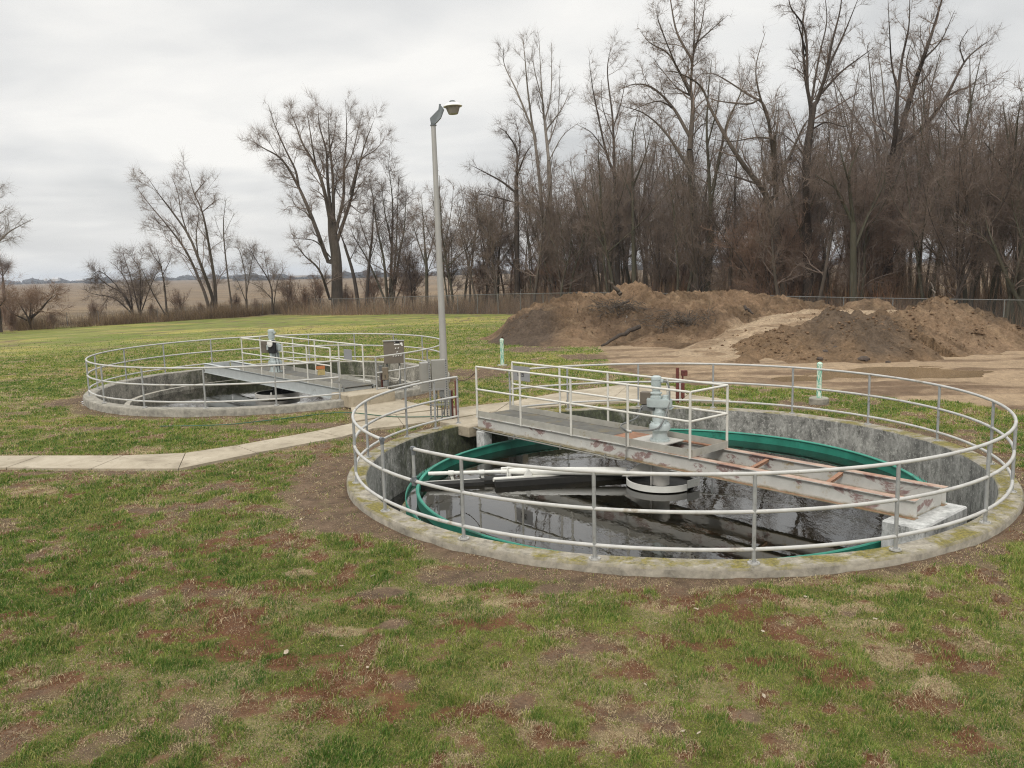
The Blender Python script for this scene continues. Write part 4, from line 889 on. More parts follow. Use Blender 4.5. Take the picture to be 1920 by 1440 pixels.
# ledges behind heaps
mD=mound('dirt_mound','low heap of light earth just inside the fence between the tall heaps',14.,25,42.5,52,.14,[([(1600,566,47),(1625,562,47.5),(1660,572,47)],.5,.5,.1),([(1500,570,48.5),(1530,566,48.5)],.5,.5,.1)],colC,95,.3)
def clods(n):
    V=[];F=[];C=[]; r=np.random.default_rng(9); k=0
    base=np.array([(1,0,0),(-1,0,0),(0,1,0),(0,-1,0),(0,0,1),(0,0,-1)],float); fc=[(0,2,4),(2,1,4),(1,3,4),(3,0,4),(2,0,5),(1,2,5),(3,1,5),(0,3,5)]
    for mm in (mA,mB,mC):
        x,y,z=mm; g=gz(x,y); h=z-g; w=sst(.03,.3,h)*sst(5,1.2,h)+.25*(h>.2); w*=sst(.42,.6,fbm(x,y,1.3,4,55))+.1; w/=w.sum(); ii=r.choice(len(x),n,p=w)
        for i in ii:
            s_=.02+.075*r.random()**3; M_=base*(.7+.6*r.random((6,1)))*s_*np.array([1,.9,.7]); a=r.random()*6.28; c_,d_=math.cos(a),math.sin(a); M_=M_@np.array([[c_,-d_,0],[d_,c_,0],[0,0,1]]); M_+=np.array([x[i]+r.normal(0,.05),y[i]+r.normal(0,.05),z[i]+s_*.25]); V.append(M_); F+=[(a_+k,b_+k,c2+k) for a_,b_,c2 in fc]; k+=6
            C+= [np.array([.21,.135,.08])*(.55+.8*r.random())]*6
    o=newobj('loose_clods',npmesh('loose_clods',np.concatenate(V),[np.array(F)],{'Col':np.array(C)}),M['mound']); tag(o,'loose crumbs and clods of earth strewn over the heaps',None,None,'stuff')
clods(1300)
def hgt(mm,X,Y):
    x,y,z=mm; i=np.argmin((x-X)**2+(y-Y)**2); return z[i]
def log(label,a,b,r,name='branch',cat='branch',mat='barkd'):
    a=np.array(a);b=np.array(b); m=MB(); P=np.linspace(0,1,9)[:,None]*(b-a)+a+rng.normal(0,.03,(9,3)); m.tube(P,np.linspace(r,r*.45,9),8); o=m.build(name,M[mat],None,smooth=True,loc=tuple(a)); tag(o,label,cat)
log('thick broken log leaning up on top of the long heap',atY(1163,552,45.5),atY(1141,524,45.3),.13,mat='bark')
log('dark branch lying down the face of the long heap',atY(1196,612,39.6),atY(1128,648,37.3),.12)
log('dark branch lying across the upper face of the long heap',atY(1132,585,42.8),atY(1180,565,43.5),.12)
log('short dark branch on the heap near the sandy ramp',atY(1396,574,45),atY(1412,588,44),.08)
log('thin pale stick standing on the pointed heap',atY(1755,560,38),atY(1745,530,38),.05,mat='barkp')
log('thin light branch on the long heap below the roots',atY(1175,592,42),atY(1170,610,41),.035,mat='barkp')
def roots(label,c,rx,rz,n):
    m=MB()
    for i in range(n):
        a=c+rng.normal(0,1,3)*np.array([rx,.4,rz])*.5; d=rng.normal(0,1,3)*np.array([1,.5,.45]); d/=np.linalg.norm(d); L=.25+.45*rng.random()
        P=bez([a,a+d*L*.5+rng.normal(0,.08,3),a+d*L+rng.normal(0,.15,3)],6); m.tube(P,np.linspace(.022,.006,len(P)),5)
    o=m.build('root_clump',M['bark'],None,smooth=True,loc=tuple(c)); tag(o,label,'roots')
roots('tangle of dark roots high on the long heap',atY(1155,578,42.4),1.3,.4,110); roots('dark root clump in the middle of the long heap',atY(1275,600,40.0),1.5,.35,130)
def rock(label,px,py,Y,s):
    p=atY(px,py,Y); V,F=[],[]; nu,nv=12,8
    for i in range(nv+1):
        for j in range(nu):
            t=math.pi*i/nv; a=2*math.pi*j/nu; d=np.array([math.sin(t)*math.cos(a),math.sin(t)*math.sin(a),math.cos(t)]); r=1+.35*(float(fbm(np.array([d[0]*2+px]),np.array([d[1]*2+d[2]*3]),1.,3,7)[0])-.5)*2; V.append(d*r*s*np.array([1,.8,.6]))
    for i in range(nv):
        for j in range(nu): F.append((i*nu+j,i*nu+(j+1)%nu,(i+1)*nu+(j+1)%nu,(i+1)*nu+j))
    m=MB(); m.add(V,F); o=m.build('clod',M['rockm'],None,smooth=True); o.location=p; tag(o,label,'clod')
M['rockm']=simple('dark_clod',(.07,.052,.04),.95,0,.35,12,.5)
rock('large dark clod at the foot of the dark heap',1619,674,29.8,.20); rock('small dark clod beside the puddle',1665,679,29.6,.10); rock('dark clod at the left foot of the dark heap',1537,673,30,.12); rock('brown boulder on the lower dark heap',1570,655,31,.20); rock('brown clod beside the boulder on the lower dark heap',1548,660,31,.16)
# ------------------------------------------------------------------ fence
def fence(label,line,hh,sp,rail,s0=0,s1=1e9,fabric=True,arms=(),pr=.03,every=None):
    line=[np.array(p) for p in line]; c=line[0]; z0=float(gz(*c)); t=thing('chain_link_fence',label,'fence',(c[0],c[1],z0))
    def pos(s):
        for a,b in zip(line[:-1],line[1:]):
            L=np.linalg.norm(b-a)
            if s<=L: return a+(b-a)*s/L
            s-=L
        return line[-1]
    tot=sum(np.linalg.norm(b-a) for a,b in zip(line[:-1],line[1:]))
    S=np.arange(0,min(tot,s1),sp); top=[]
    pm=None
    for i,s in enumerate(S):
        p=pos(s); z=float(gz(*p))
        q=np.array([p[0]-c[0],p[1]-c[1],z-z0]); top.append(q+(0,0,hh))
        m=MB(); lean=rng.normal(0,.02,2); m.tube([q+(0,0,-.2),q+(lean[0]*1.2,lean[1],hh+.04)],pr,8)
        if i in arms: m.tube([q+(0,0,hh),q+(.16,.12,hh+.38)],.018,6)
        m.build('post',M['fpost'],t,smooth=True)
    top=np.array(top)
    if rail: m=MB(); m.tube(top,.024,8); m.build('top_rail',M['fpost'],t,smooth=True)
    V=[];U=[]; n=len(top); u=0
    for i in range(n):
        if i: u+=np.linalg.norm(top[i]-top[i-1])
        V+=[top[i]-(0,0,hh-.02),top[i]-(0,0,.02)]; U+=[u,u]
    V=np.array(V); F=np.array([(2*i,2*i+2,2*i+3,2*i+1) for i in range(n-1)])
    zz=np.tile([0,hh],n).astype(float)
    me=npmesh('mesh_fabric',V,[F],{'uu':np.array(U),'vv':zz}); newobj('mesh_fabric',me,M['fabric'],t)
def m_fab():
    k=N('chain_link_wire'); a=k.n('ShaderNodeAttribute',attribute_name='uu'); b=k.n('ShaderNodeAttribute',attribute_name='vv')
    s1=k.math('ABSOLUTE',k.math('SUBTRACT',k.math('FRACT',k.math('MULTIPLY',k.math('ADD',a.outputs['Fac'],b.outputs['Fac']),14.)),.5)); s2=k.math('ABSOLUTE',k.math('SUBTRACT',k.math('FRACT',k.math('MULTIPLY',k.math('SUBTRACT',a.outputs['Fac'],b.outputs['Fac']),14.)),.5))
    w=k.math('LESS_THAN',k.math('MINIMUM',s1,s2),.045); k.col((.12,.12,.115)).set(Roughness=.5,Metallic=.4)
    tr=k.n('ShaderNodeBsdfTransparent'); mx=k.n('ShaderNodeMixShader'); k.l(w,mx.inputs[0]); k.l(tr.outputs[0],mx.inputs[1]); k.l(k.b.outputs[0],mx.inputs[2]); k.l(mx.outputs[0],k.out.inputs[0]); return k.m
M['fpost']=simple('dull_fence_post',(.17,.17,.16),.6,.2,.15,12,0)
M['fabric']=m_fab()
fence('chain-link fence with top rail running in front of the wood',RF,1.83,3.05,True,arms=(0,3,6,13,40),pr=.032)
fence('older wire fence without top rail between the lawn and the stubble field at left',LF[1:][::-1]+[LF[0]],1.5,3.05,False,pr=.028)
# ------------------------------------------------------------------ trees
class Tree:
    def __init__(s,seed): s.r=np.random.default_rng(seed); s.g={0:{},1:{}}
    def seg(s,P,rad,part,ns): s.g[part].setdefault((len(P),ns),[]).append((P,rad))
    def mesh(s,part,name,org,maxn=None):
        Vs=[];Fs=[];o=0
        items=[(k,n,np.array([a for a,_ in L],float),np.array([b for _,b in L],float)) for (k,n),L in s.g[part].items()]
        if part==1: items+=[(3,3,a,b) for a,b in getattr(s,'ex',[])]
        for k,n,P,Rr in items:
            T=np.gradient(P,axis=1); T/=np.linalg.norm(T,axis=2,keepdims=True)+1e-9
            m=T.mean(1); ref=np.where(np.abs(m[:,2:3])<.8,np.array([[0,0,1.]]),np.array([[1.,0,0]]))[:,None]
            A=np.cross(T,ref); A/=np.linalg.norm(A,axis=2,keepdims=True)+1e-9; B=np.cross(T,A); th=np.linspace(0,2*np.pi,n,endpoint=False)
            V=P[:,:,None]+Rr[:,:,None,None]*(A[:,:,None]*np.cos(th)[:,None]+B[:,:,None]*np.sin(th)[:,None])
            mN=len(P); b=o+np.arange(mN)[:,None,None,None]*(k*n)
            i=np.arange(k-1)[None,:,None,None]; q=np.arange(n)[None,None,:,None]; q2=(q+1)%n
            F=np.concatenate([b+i*n+q,b+i*n+q2,b+(i+1)*n+q2,b+(i+1)*n+q],-1).reshape(-1,4)
            Vs.append(V.reshape(-1,3)); Fs.append(F); o+=mN*k*n
        if not Vs: return None
        return npmesh(name,np.concatenate(Vs)-org,[np.concatenate(Fs)],None,True)
    def grow(s,p,d,L,r0,lv,maxlv,P):
        """one branch with its children"""
        r=s.r; k=(6,5,4,3,3)[min(lv,4)]; pts=[p]; dd=d.copy(); st=L/(k-1)
        for i in range(k-1):
            dd=dd+r.normal(0,P['wob'],3)+np.array([0,0,P['up']*(1 if lv>0 else .3)]); dd/=np.linalg.norm(dd); pts.append(pts[-1]+dd*st)
        pts=np.array(pts); rad=np.linspace(r0,max(r0*.35,P['rmin']),k)
        s.seg(pts,rad,0 if (lv<=0) else 1,(6,5,4,3,3)[min(lv,4)])
        if lv<maxlv: s.kids(pts,rad,L,lv,maxlv,P)
    def twigs(s,m,ln,rm,up=.06,minlv=2):
        r=s.r
        for (k,n) in list(s.g[1].keys()):
            if k>4: continue
            L=s.g[1][(k,n)]
            if len(L)==0: continue
            P=np.array([a for a,_ in L],float); W_=np.linalg.norm(P[:,-1]-P[:,0],axis=1)+.02; P=P[r.choice(len(P),int(m*len(P)),p=W_/W_.sum())]; N_=len(P); f=(.15+.83*r.random(N_))*(k-1); i=np.minimum(f.astype(int),k-2); a=P[np.arange(N_),i]; b=P[np.arange(N_),i+1]; q=a+(b-a)*(f-i)[:,None]
            td=b-a; td/=np.linalg.norm(td,axis=1,keepdims=True)+1e-9; d=td*.9+r.normal(0,.50,(N_,3)); d[:,2]+=up; d/=np.linalg.norm(d,axis=1,keepdims=True)
            LL=ln*(.5+r.random(N_))[:,None]; mid=q+d*LL*.5; d2=d+r.normal(0,.25,(N_,3)); d2[:,2]+=up; end=mid+d2*LL*.5
            T_=np.stack([q,mid,end],1); rr=np.tile(np.array([rm,rm*.8,rm*.4]),(N_,1)); s.ex=getattr(s,'ex',[])+[(T_,rr)]
    def kids(s,pts,rad,L,lv,maxlv,P,t0=.2,n=None,lf=None):
        r=s.r; n=n if n is not None else P['n'][min(lv,len(P['n'])-1)]; n=int(n if lv<1 else min(n,max(2,L/.22))); k=len(pts)
        for j in range(n):
            t=t0+(1-t0)*((j+r.random())/n); f=t*(k-1); i=min(int(f),k-2); q=pts[i]+(pts[i+1]-pts[i])*(f-i); rr=rad[i]+(rad[i+1]-rad[i])*(f-i)
            td=pts[i+1]-pts[i]; td=td/(np.linalg.norm(td)+1e-9); a=r.normal(0,1,3); a-=a@td*td; a/=np.linalg.norm(a)+1e-9
            an=P['ang']*(.6+.7*r.random()); nd=td*math.cos(an)+a*math.sin(an); nd[1]*=P.get('flat',1)
            LL=(lf if lf else P['len'])*L*(1.05-.6*t)*(.6+.7*r.random())
            s.grow(q,nd,LL,max(rr*(.26+.2*r.random()),P['rmin']*.9),lv+1,maxlv,P)
def limb_pts(L,D,jit,r):
    n=len(L); dz=np.cumsum(r.normal(0,jit,n)); dz-=dz[0]
    P=[atY(x,y,D+dz[i]) for i,(x,y) in enumerate(L)]; return bez(P,max(8,4*n))
def P_(**k):
    d=dict(wob=.22,up=.04,rmin=.0085,ang=.78,len=.42,n=(7,7,5,4)); d.update(k); return d
def hero(name,label,cat,D,base,limbs,mats,seed,par,lv=3,jit=1.2,group=None,nk=9,lf=.26,tw=(4.0,.75,.0042)):
    """base: trunk polyline px list + radii; limbs: [(px list, r0)] each traced at its real distance"""
    T=Tree(seed); bp,br=base; bp=[*bp]
    P0=limb_pts(bp,D,.15,T.r); P0[0][2]=min(P0[0][2],float(gz(P0[0][0],P0[0][1])))-.15
    gz0=float(gz(P0[0][0],P0[0][1]))
    # let the foot reach the ground
    if P0[0][2]>gz0-.1: P0=np.vstack([[P0[0][0],P0[0][1],gz0-.3],P0])
    T.seg(P0,np.linspace(br[0],br[1],len(P0))*(1+.35*np.exp(-np.arange(len(P0))*1.2)),0,10)
    known=[P0]
    def scr(Q):
        v=Q-_c; w=v@_fw; return np.stack([960+CF*(v@_r2)/w,720-CF*(v@_u2)/w],-1)
    for L,r0 in limbs:
        K=np.concatenate(known); S_=scr(K); dd_=np.hypot(*(S_-np.array(L[0])).T)+np.where(S_[:,1]<L[0][1]-2,6,0); b=int(dd_.argmin()); Ds=K[b][1] if dd_[b]<45 else D
        Pp=limb_pts(L,Ds,jit,T.r)
        if dd_[b]>.6 and dd_[b]<45: Pp=np.vstack([K[b]-np.array([0,0,.15]),Pp])
        known.append(Pp)
        rad=np.linspace(r0,max(.014,par['rmin']*1.3),len(Pp))**1.0; T.seg(Pp,rad,0,7)
        LL=np.linalg.norm(np.diff(Pp,axis=0),axis=1).sum()
        T.kids(Pp,rad,max(LL,4),0,lv,par,t0=.12,n=1.15*nk*(.6+.5*min(LL/10,1.6)),lf=lf*1.1)
    T.twigs(tw[0],tw[1]*D/80,tw[2]*max(D/80,.8)); org=P0[0].copy(); t=thing(name,label,cat,tuple(org),group)
    newobj('trunk',T.mesh(0,'trunk',org),mats[0],t); cm=T.mesh(1,'crown',org)
    if cm: newobj('crown',cm,mats[1],t)
    return t
pA=P_(n=(8,6,5,3),len=.45,rmin=.011)
hero('bare_tree','bare tree with several long stems leaning left standing beside the thin sapling at left','tree',100,([(399,592),(398,572)],(.45,.40)),
 [([(393,580),(380,540),(350,473),(317,427),(280,383),(253,347)],.22),([(398,570),(397,553),(373,487),(353,440),(320,393),(300,367),(277,333)],.25),([(405,588),(403,533),(393,467),(380,400),(363,360),(353,320)],.24),([(353,443),(340,400),(333,360),(322,332)],.10),([(380,397),(400,380),(413,372)],.07),([(366,362),(380,345),(390,335)],.07),([(317,427),(300,420),(285,400)],.06),([(372,487),(368,440),(372,400),(360,372)],.09)],(M['bark'],M['twig']),101,P_(n=(8,6,4),len=.4,rmin=.011,up=.07),3)
hero('sapling','slender straight sapling just right of the leaning stems at left','tree',99,([(437,590),(427,517),(420,450),(419,410)],(.11,.05)),[([(419,412),(421,395),(423,375)],.05),([(420,452),(408,425),(402,405)],.03),([(420,440),(432,415),(440,400)],.03),([(424,480),(412,462)],.02),([(423,470),(436,450)],.02)],(M['bark'],M['twigp']),102,P_(n=(5,4),len=.5,rmin=.009),2,.3,None,7,.35)
hero('large_bush','wide dark many-stemmed bush leaning left over the wire fence','bush',95,([(258,600),(258,590)],(.25,.22)),
 [([(250,590),(233,553),(200,533),(170,507)],.13),([(250,590),(240,533),(213,493)],.11),([(262,590),(245,520),(230,475)],.11),([(263,590),(262,510),(243,477)],.10),([(265,585),(285,530),(300,500)],.08),([(248,588),(215,560),(180,552),(165,548)],.10),([(250,588),(222,540),(190,510),(175,515)],.09),([(262,590),(268,540),(262,500)],.08)],(M['barkd'],M['twigd']),103,P_(n=(9,7,4),len=.45,rmin=.012,up=.02),3,.8,None,11,.30)
hero('bare_tree','small bare tree with a crossing leaning stem between the wide bush and the leaning tree','tree',93,([(315,600),(313,585)],(.15,.13)),[([(313,588),(308,533),(300,493),(293,467)],.12),([(310,590),(287,550),(270,513),(262,500)],.09),([(303,500),(288,480),(280,462)],.06),([(305,515),(318,490),(322,475)],.05)],(M['barkd'],M['twig']),104,P_(n=(7,5,4),len=.42),3,.5,None,8,.34)
hero('bare_tree','low bushy bare tree just right of the thin sapling','tree',101,([(463,590),(462,560)],(.16,.13)),[([(462,560),(460,517),(450,473),(440,460)],.09),([(462,555),(470,500),(478,465)],.07),([(461,565),(447,530),(436,515)],.06)],(M['bark'],M['twigp']),105,P_(n=(8,6,4),len=.45,up=.03),3,.6,None,9,.36)
hero('bare_tree','spreading forked bare tree leaning left beside the great cottonwood','tree',101,([(512,590),(511,575)],(.17,.15)),[([(511,578),(507,533),(480,487),(467,463)],.12),([(513,575),(520,530),(532,505)],.07),([(509,560),(490,540),(465,528)],.06),([(508,540),(500,500),(495,470)],.06)],(M['barkd'],M['twig']),106,P_(n=(8,6,4),len=.42),3,.6,None,8,.33)
hero('cottonwood_tree','great bare cottonwood with a broad fan crown behind the fence left of the lamp post','tree',105,([(632,590),(632,560),(631,491),(624,440),(622,410)],(.80,.50)),
 [([(615,490),(586,411),(560,351),(529,300),(493,277),(462,258)],.30),([(560,351),(554,319),(535,280),(516,236),(503,197)],.18),([(624,440),(608,357),(592,312),(567,268),(554,233),(541,204)],.28),([(624,430),(615,344),(612,284),(599,236),(596,197)],.26),([(626,430),(624,332),(618,268),(615,204)],.26),([(628,440),(644,370),(645,316),(650,252),(648,188)],.26),([(633,450),(656,380),(669,325),(685,268),(701,226)],.26),([(656,364),(675,303),(705,280),(722,256)],.13),([(622,485),(592,453),(560,447),(545,437)],.10),([(618,560),(599,507),(570,478),(548,447)],.20),([(645,320),(660,290),(672,240),(678,215)],.12),([(590,420),(575,400),(553,385),(545,360)],.09),([(612,300),(625,260),(632,215)],.12),([(592,312),(585,270),(578,225),(573,205)],.12),([(658,385),(680,400),(700,385)],.08),([(529,300),(515,300),(502,310)],.05)],(M['bark'],M['twig']),107,P_(n=(9,7,5,3),len=.40,rmin=.011,up=.06),3,1.6,None,11,.21)
hero('bare_tree','dark many-stemmed bare tree right of the great cottonwood','tree',101,([(731,588),(731,570)],(.42,.36)),
 [([(727,572),(720,491),(707,427),(698,363),(691,331)],.20),([(731,570),(735,459),(736,379),(727,300)],.22),([(735,572),(749,478),(758,427),(762,348)],.20),([(726,572),(691,491),(669,453),(656,427)],.15),([(733,560),(742,480),(745,400),(748,330)],.15),([(738,575),(765,500),(775,430)],.12),([(735,459),(722,400),(715,345)],.12)],(M['barkm'],M['twigd']),108,P_(n=(9,7,4),len=.40,rmin=.012,up=.08),3,1.0,None,12,.24)
hero('bare_tree','narrow bare tree standing close behind the fence between the cottonwood and the dark cluster','tree',100,([(686,588),(691,507),(698,443)],(.22,.13)),[([(698,443),(700,400),(702,360)],.12),([(695,470),(680,430),(672,400)],.07),([(693,490),(706,450),(714,420)],.06)],(M['barkd'],M['twig']),109,P_(n=(7,5,4),len=.4),3,.6,None,9,.34)
hero('bare_tree','thin leaning bare tree crossing the right side of the cottonwood trunk','tree',102,([(674,588),(663,517),(646,459)],(.26,.15)),[([(646,459),(636,430),(632,400)],.10),([(655,490),(672,455),(678,430)],.07)],(M['barkd'],M['twig']),110,P_(n=(7,5,4),len=.4),3,.6,None,8,.34)
hero('bare_tree','bare tree just left of the lamp post with a rounded twiggy crown','tree',96,([(800,588),(800,510),(797,470)],(.22,.15)),[([(797,470),(794,420),(790,365)],.12),([(799,500),(780,440),(770,400)],.10),([(799,495),(815,440),(822,390)],.10),([(798,520),(815,480),(835,450)],.06)],(M['barkm'],M['twig']),111,P_(n=(9,6,4),len=.42),3,.9,None,11,.30)
hero('pale_tree','tall pale slender tree rising highest left of centre in the wood','tree',84,([(1033,575),(1032,480),(1031,370),(1029,302)],(.32,.20)),[([(1029,302),(1021,227),(1016,171),(1010,62)],.17),([(1018,410),(1014,362),(1004,272),(997,227),(989,164),(984,107),(980,72)],.20),([(997,240),(969,171),(946,122),(944,89)],.11),([(1027,240),(1055,201),(1070,164)],.09),([(1022,225),(1033,175),(1034,80)],.10),([(1030,300),(1055,255),(1085,230)],.07),([(1020,200),(1002,130),(998,85)],.07),([(1029,270),(1046,215),(1050,130)],.08)],(M['barkp'],M['twigp']),112,P_(n=(6,4,3),len=.36,rmin=.010,up=.14,ang=.6),3,1.0,None,9,.17)
hero('bare_tree','tall two-stemmed bare tree behind the log on the long heap','tree',74,([(1160,575),(1157,470),(1156,407)],(.26,.2)),[([(1156,407),(1152,325),(1149,227),(1139,137),(1145,88)],.18),([(1153,330),(1137,287),(1122,220),(1111,164),(1104,107)],.14),([(1150,240),(1165,190),(1175,140)],.07),([(1140,290),(1110,250),(1085,235)],.07),([(1150,260),(1130,200),(1128,150)],.06)],(M['barkd'],M['twig']),113,P_(n=(8,6,3),len=.38,up=.07),3,1.0,None,11,.20)
hero('bare_tree','bare tree with a short straight stem and upright forks right of the two-stemmed tree','tree',71,([(1190,570),(1187,430)],(.22,.16)),[([(1187,430),(1186,351),(1186,265),(1199,200)],.14),([(1187,380),(1170,330),(1163,290)],.08),([(1187,350),(1210,290),(1222,240)],.09)],(M['barkm'],M['twig']),114,P_(n=(8,6,3),len=.4),3,.9,None,11,.24)
hero('bare_tree','rounded bare tree with arching left limbs right of the lamp post','tree',84,([(970,580),(969,420),(968,330)],(.30,.20)),[([(968,340),(969,284),(950,250),(935,238)],.14),([(969,330),(985,290),(999,270)],.12),([(966,360),(940,340),(905,321),(880,308)],.14),([(968,320),(975,270),(965,220)],.10),([(967,380),(930,370),(900,365),(880,380)],.08)],(M['barkd'],M['twigd']),115,P_(n=(9,6,4),len=.4),3,1.0,None,11,.26)
hero('oak_tree','huge bare tree with wide arching left limbs in the middle of the wood','tree',66,([(1310,575),(1307,500),(1301,403),(1293,282)],(.40,.26)),
 [([(1293,282),(1299,201),(1295,161),(1301,81),(1303,-30)],.22),([(1294,175),(1277,141),(1253,101),(1220,81),(1200,58)],.13),([(1296,110),(1269,60),(1257,0),(1250,-40)],.12),([(1301,85),(1329,60),(1365,28)],.09),([(1290,250),(1261,201),(1224,165),(1190,158),(1160,169)],.15),([(1288,310),(1249,250),(1208,213),(1160,197)],.14),([(1296,180),(1270,165),(1240,130),(1225,110)],.08),([(1300,100),(1315,50),(1325,-20)],.09),([(1294,260),(1320,232),(1350,235)],.07),([(1261,201),(1235,190),(1200,200),(1175,215)],.07),([(1277,141),(1262,110),(1235,40),(1232,10)],.08)],(M['bark'],M['twig']),116,P_(n=(9,7,4,3),len=.42,rmin=.010),3,1.6,None,13,.22)
hero('bare_tree','dark upright bare tree touching the huge tree on its right','tree',64,([(1322,575),(1333,440),(1333,403)],(.30,.22)),[([(1333,403),(1329,322),(1325,242),(1329,161),(1335,110)],.15),([(1337,350),(1361,242),(1386,181),(1402,141)],.13),([(1332,390),(1350,300),(1372,250)],.09),([(1327,270),(1345,200),(1350,150)],.08)],(M['barkm'],M['twigd']),117,P_(n=(9,6,4),len=.4,up=.09),3,1.0,None,13,.22)
hero('broken_tree','leaning bare tree with a snapped upright stub and a long left-reaching limb','tree',61,([(1470,580),(1462,500),(1455,440),(1440,370)],(.42,.30)),
 [([(1440,375),(1426,350),(1386,298),(1357,250),(1333,205),(1313,161),(1273,137),(1241,133)],.22),([(1455,370),(1454,330),(1453,260),(1457,240),(1461,190)],.20),([(1452,345),(1448,280),(1434,201),(1402,177),(1345,141),(1317,137)],.15),([(1440,226),(1422,169),(1418,121),(1435,60)],.09),([(1456,340),(1482,290),(1506,238),(1518,222)],.16),([(1420,345),(1390,335),(1373,330),(1341,322)],.09),([(1441,340),(1432,310),(1428,285),(1432,250)],.12),([(1425,185),(1402,195),(1350,190),(1330,185)],.08),([(1447,260),(1420,258),(1370,265),(1330,260)],.08)],(M['bark'],M['twig']),118,P_(n=(8,6,4),len=.42,rmin=.010),3,1.2,None,9,.18)
hero('cottonwood_tree','tall twin-stemmed dark tree whose top leaves the picture right of the broken tree','tree',61,([(1515,580),(1515,500),(1513,420)],(.40,.32)),
 [([(1511,430),(1510,330),(1510,282),(1520,215),(1514,161),(1510,60),(1482,12),(1478,-30)],.24),([(1514,430),(1512,330),(1525,208),(1533,187),(1554,125),(1583,62),(1612,-10)],.26),([(1523,205),(1512,158),(1506,96),(1505,40),(1515,-30)],.16),([(1537,178),(1575,137),(1610,110),(1640,88)],.10),([(1527,240),(1550,229),(1583,237),(1600,225)],.07),([(1548,140),(1560,80),(1575,20),(1580,-30)],.12),([(1512,100),(1498,50),(1490,20)],.08),([(1520,200),(1535,110),(1550,40),(1545,-20)],.10)],(M['barkd'],M['twigd']),119,P_(n=(8,6,4),len=.40,rmin=.010),3,1.3,None,10,.17)
hero('cottonwood_tree','tall tree with three bare limbs fanning to the upper right','tree',62,([(1665,580),(1664,460),(1667,350),(1672,290)],(.40,.30)),
 [([(1672,295),(1679,250),(1683,175),(1692,108),(1704,50),(1706,-20)],.20),([(1675,300),(1708,179),(1733,104),(1750,54),(1767,-5),(1775,-40)],.24),([(1680,300),(1700,268),(1746,221),(1775,179),(1808,117),(1833,92),(1862,72)],.20),([(1771,183),(1800,168),(1817,163),(1846,137)],.08),([(1684,175),(1672,120),(1668,60),(1665,0)],.09),([(1733,110),(1765,75),(1790,20)],.08),([(1710,175),(1700,120),(1712,70)],.08),([(1808,118),(1800,85),(1815,55)],.06)],(M['barkd'],M['twig']),120,P_(n=(8,6,4),len=.38,rmin=.010),3,1.2,None,10,.19)
hero('pale_tree','thin pale-stemmed tree close left of the fanning three-limbed tree','tree',63,([(1655,580),(1662,420),(1664,320)],(.16,.12)),[([(1664,320),(1662,242),(1654,146),(1646,92)],.10),([(1663,300),(1640,240),(1625,200)],.06),([(1661,240),(1672,200),(1680,160)],.05),([(1662,270),(1645,210),(1635,130)],.06)],(M['barkp'],M['twigp']),121,P_(n=(7,5,3),len=.4,up=.09),3,.9,None,10,.24)
hero('bare_tree','forked dark tree just behind the fence between the two tall trees','tree',55,([(1600,580),(1600,470),(1600,417)],(.24,.19)),[([(1600,417),(1592,333),(1605,290),(1617,255)],.13),([(1599,417),(1575,370),(1563,340),(1546,290)],.13),([(1605,460),(1630,400),(1655,350),(1660,320)],.12),([(1594,350),(1580,300),(1572,260)],.08),([(1563,350),(1540,335),(1525,325)],.05),([(1630,400),(1650,380),(1680,365)],.05)],(M['barkm'],M['twigd']),122,P_(n=(9,7,4),len=.42),3,1.0,None,12,.24)
hero('bare_tree','dark dense tree at the right edge of the photo','tree',50,([(1922,590),(1912,430),(1905,360)],(.28,.2)),[([(1905,360),(1893,280),(1880,190)],.15),([(1907,380),(1925,290),(1930,200)],.14),([(1903,350),(1870,300),(1845,265)],.11),([(1908,400),(1875,370),(1840,368),(1810,372)],.08),([(1900,330),(1905,260),(1912,190)],.10),([(1910,420),(1880,420),(1850,440)],.05)],(M['barkm'],M['twigd']),123,P_(n=(9,7,4),len=.42),3,1.0,None,13,.26)
hero('bare_tree','mossy stem leaning left low at the right edge behind the fence','tree',47.5,([(1925,592),(1890,525),(1863,458)],(.13,.08)),[([(1863,458),(1850,420),(1848,390)],.06),([(1870,475),(1840,440),(1810,420),(1790,415)],.05),([(1885,510),(1905,470)],.04)],(M['barkm'],M['twig']),124,P_(n=(7,5),len=.5),2,.7,None,9,.3)
hero('bare_tree','bare tree cut by the left edge of the photo with one limb reaching right','tree',84,([(-70,610),(-66,540),(-55,490)],(.40,.30)),[([(-55,490),(0,450),(20,433),(63,410)],.16),([(-58,500),(-30,430),(-12,380),(5,345)],.16),([(-20,465),(-5,440),(8,425)],.06),([(-30,430),(0,400),(18,390)],.07),([(-57,490),(-80,420),(-85,340)],.16)],(M['barkp'],M['twigp']),125,P_(n=(8,6,4),len=.4),3,.7,None,10,.26)
hero('small_tree','small far-off bare tree standing alone in the stubble field at the left edge','tree',230,([(6,535),(5,520)],(.35,.3)),[([(5,522),(4,505),(2,490)],.22),([(5,518),(14,505),(18,500)],.14),([(5,518),(-4,505),(-8,500)],.14)],(M['barkd'],M['twig']),126,P_(n=(7,6,4),len=.45,rmin=.03),3,1.0,None,8,.5)
hero('shrub','reddish brown shrub with a thick leaning trunk behind the wire fence at the far left','bush',84,([(55,606),(58,592)],(.20,.18)),[([(57,596),(75,582),(92,562),(105,552)],.16),([(55,600),(40,575),(30,560)],.10),([(56,598),(58,570),(62,550)],.09),([(50,600),(20,585),(5,565)],.09),([(60,595),(62,575),(80,555)],.07)],(M['barkd'],M['twigr']),127,P_(n=(10,8,4),len=.5,up=.05,rmin=.013),3,.7,None,14,.45)
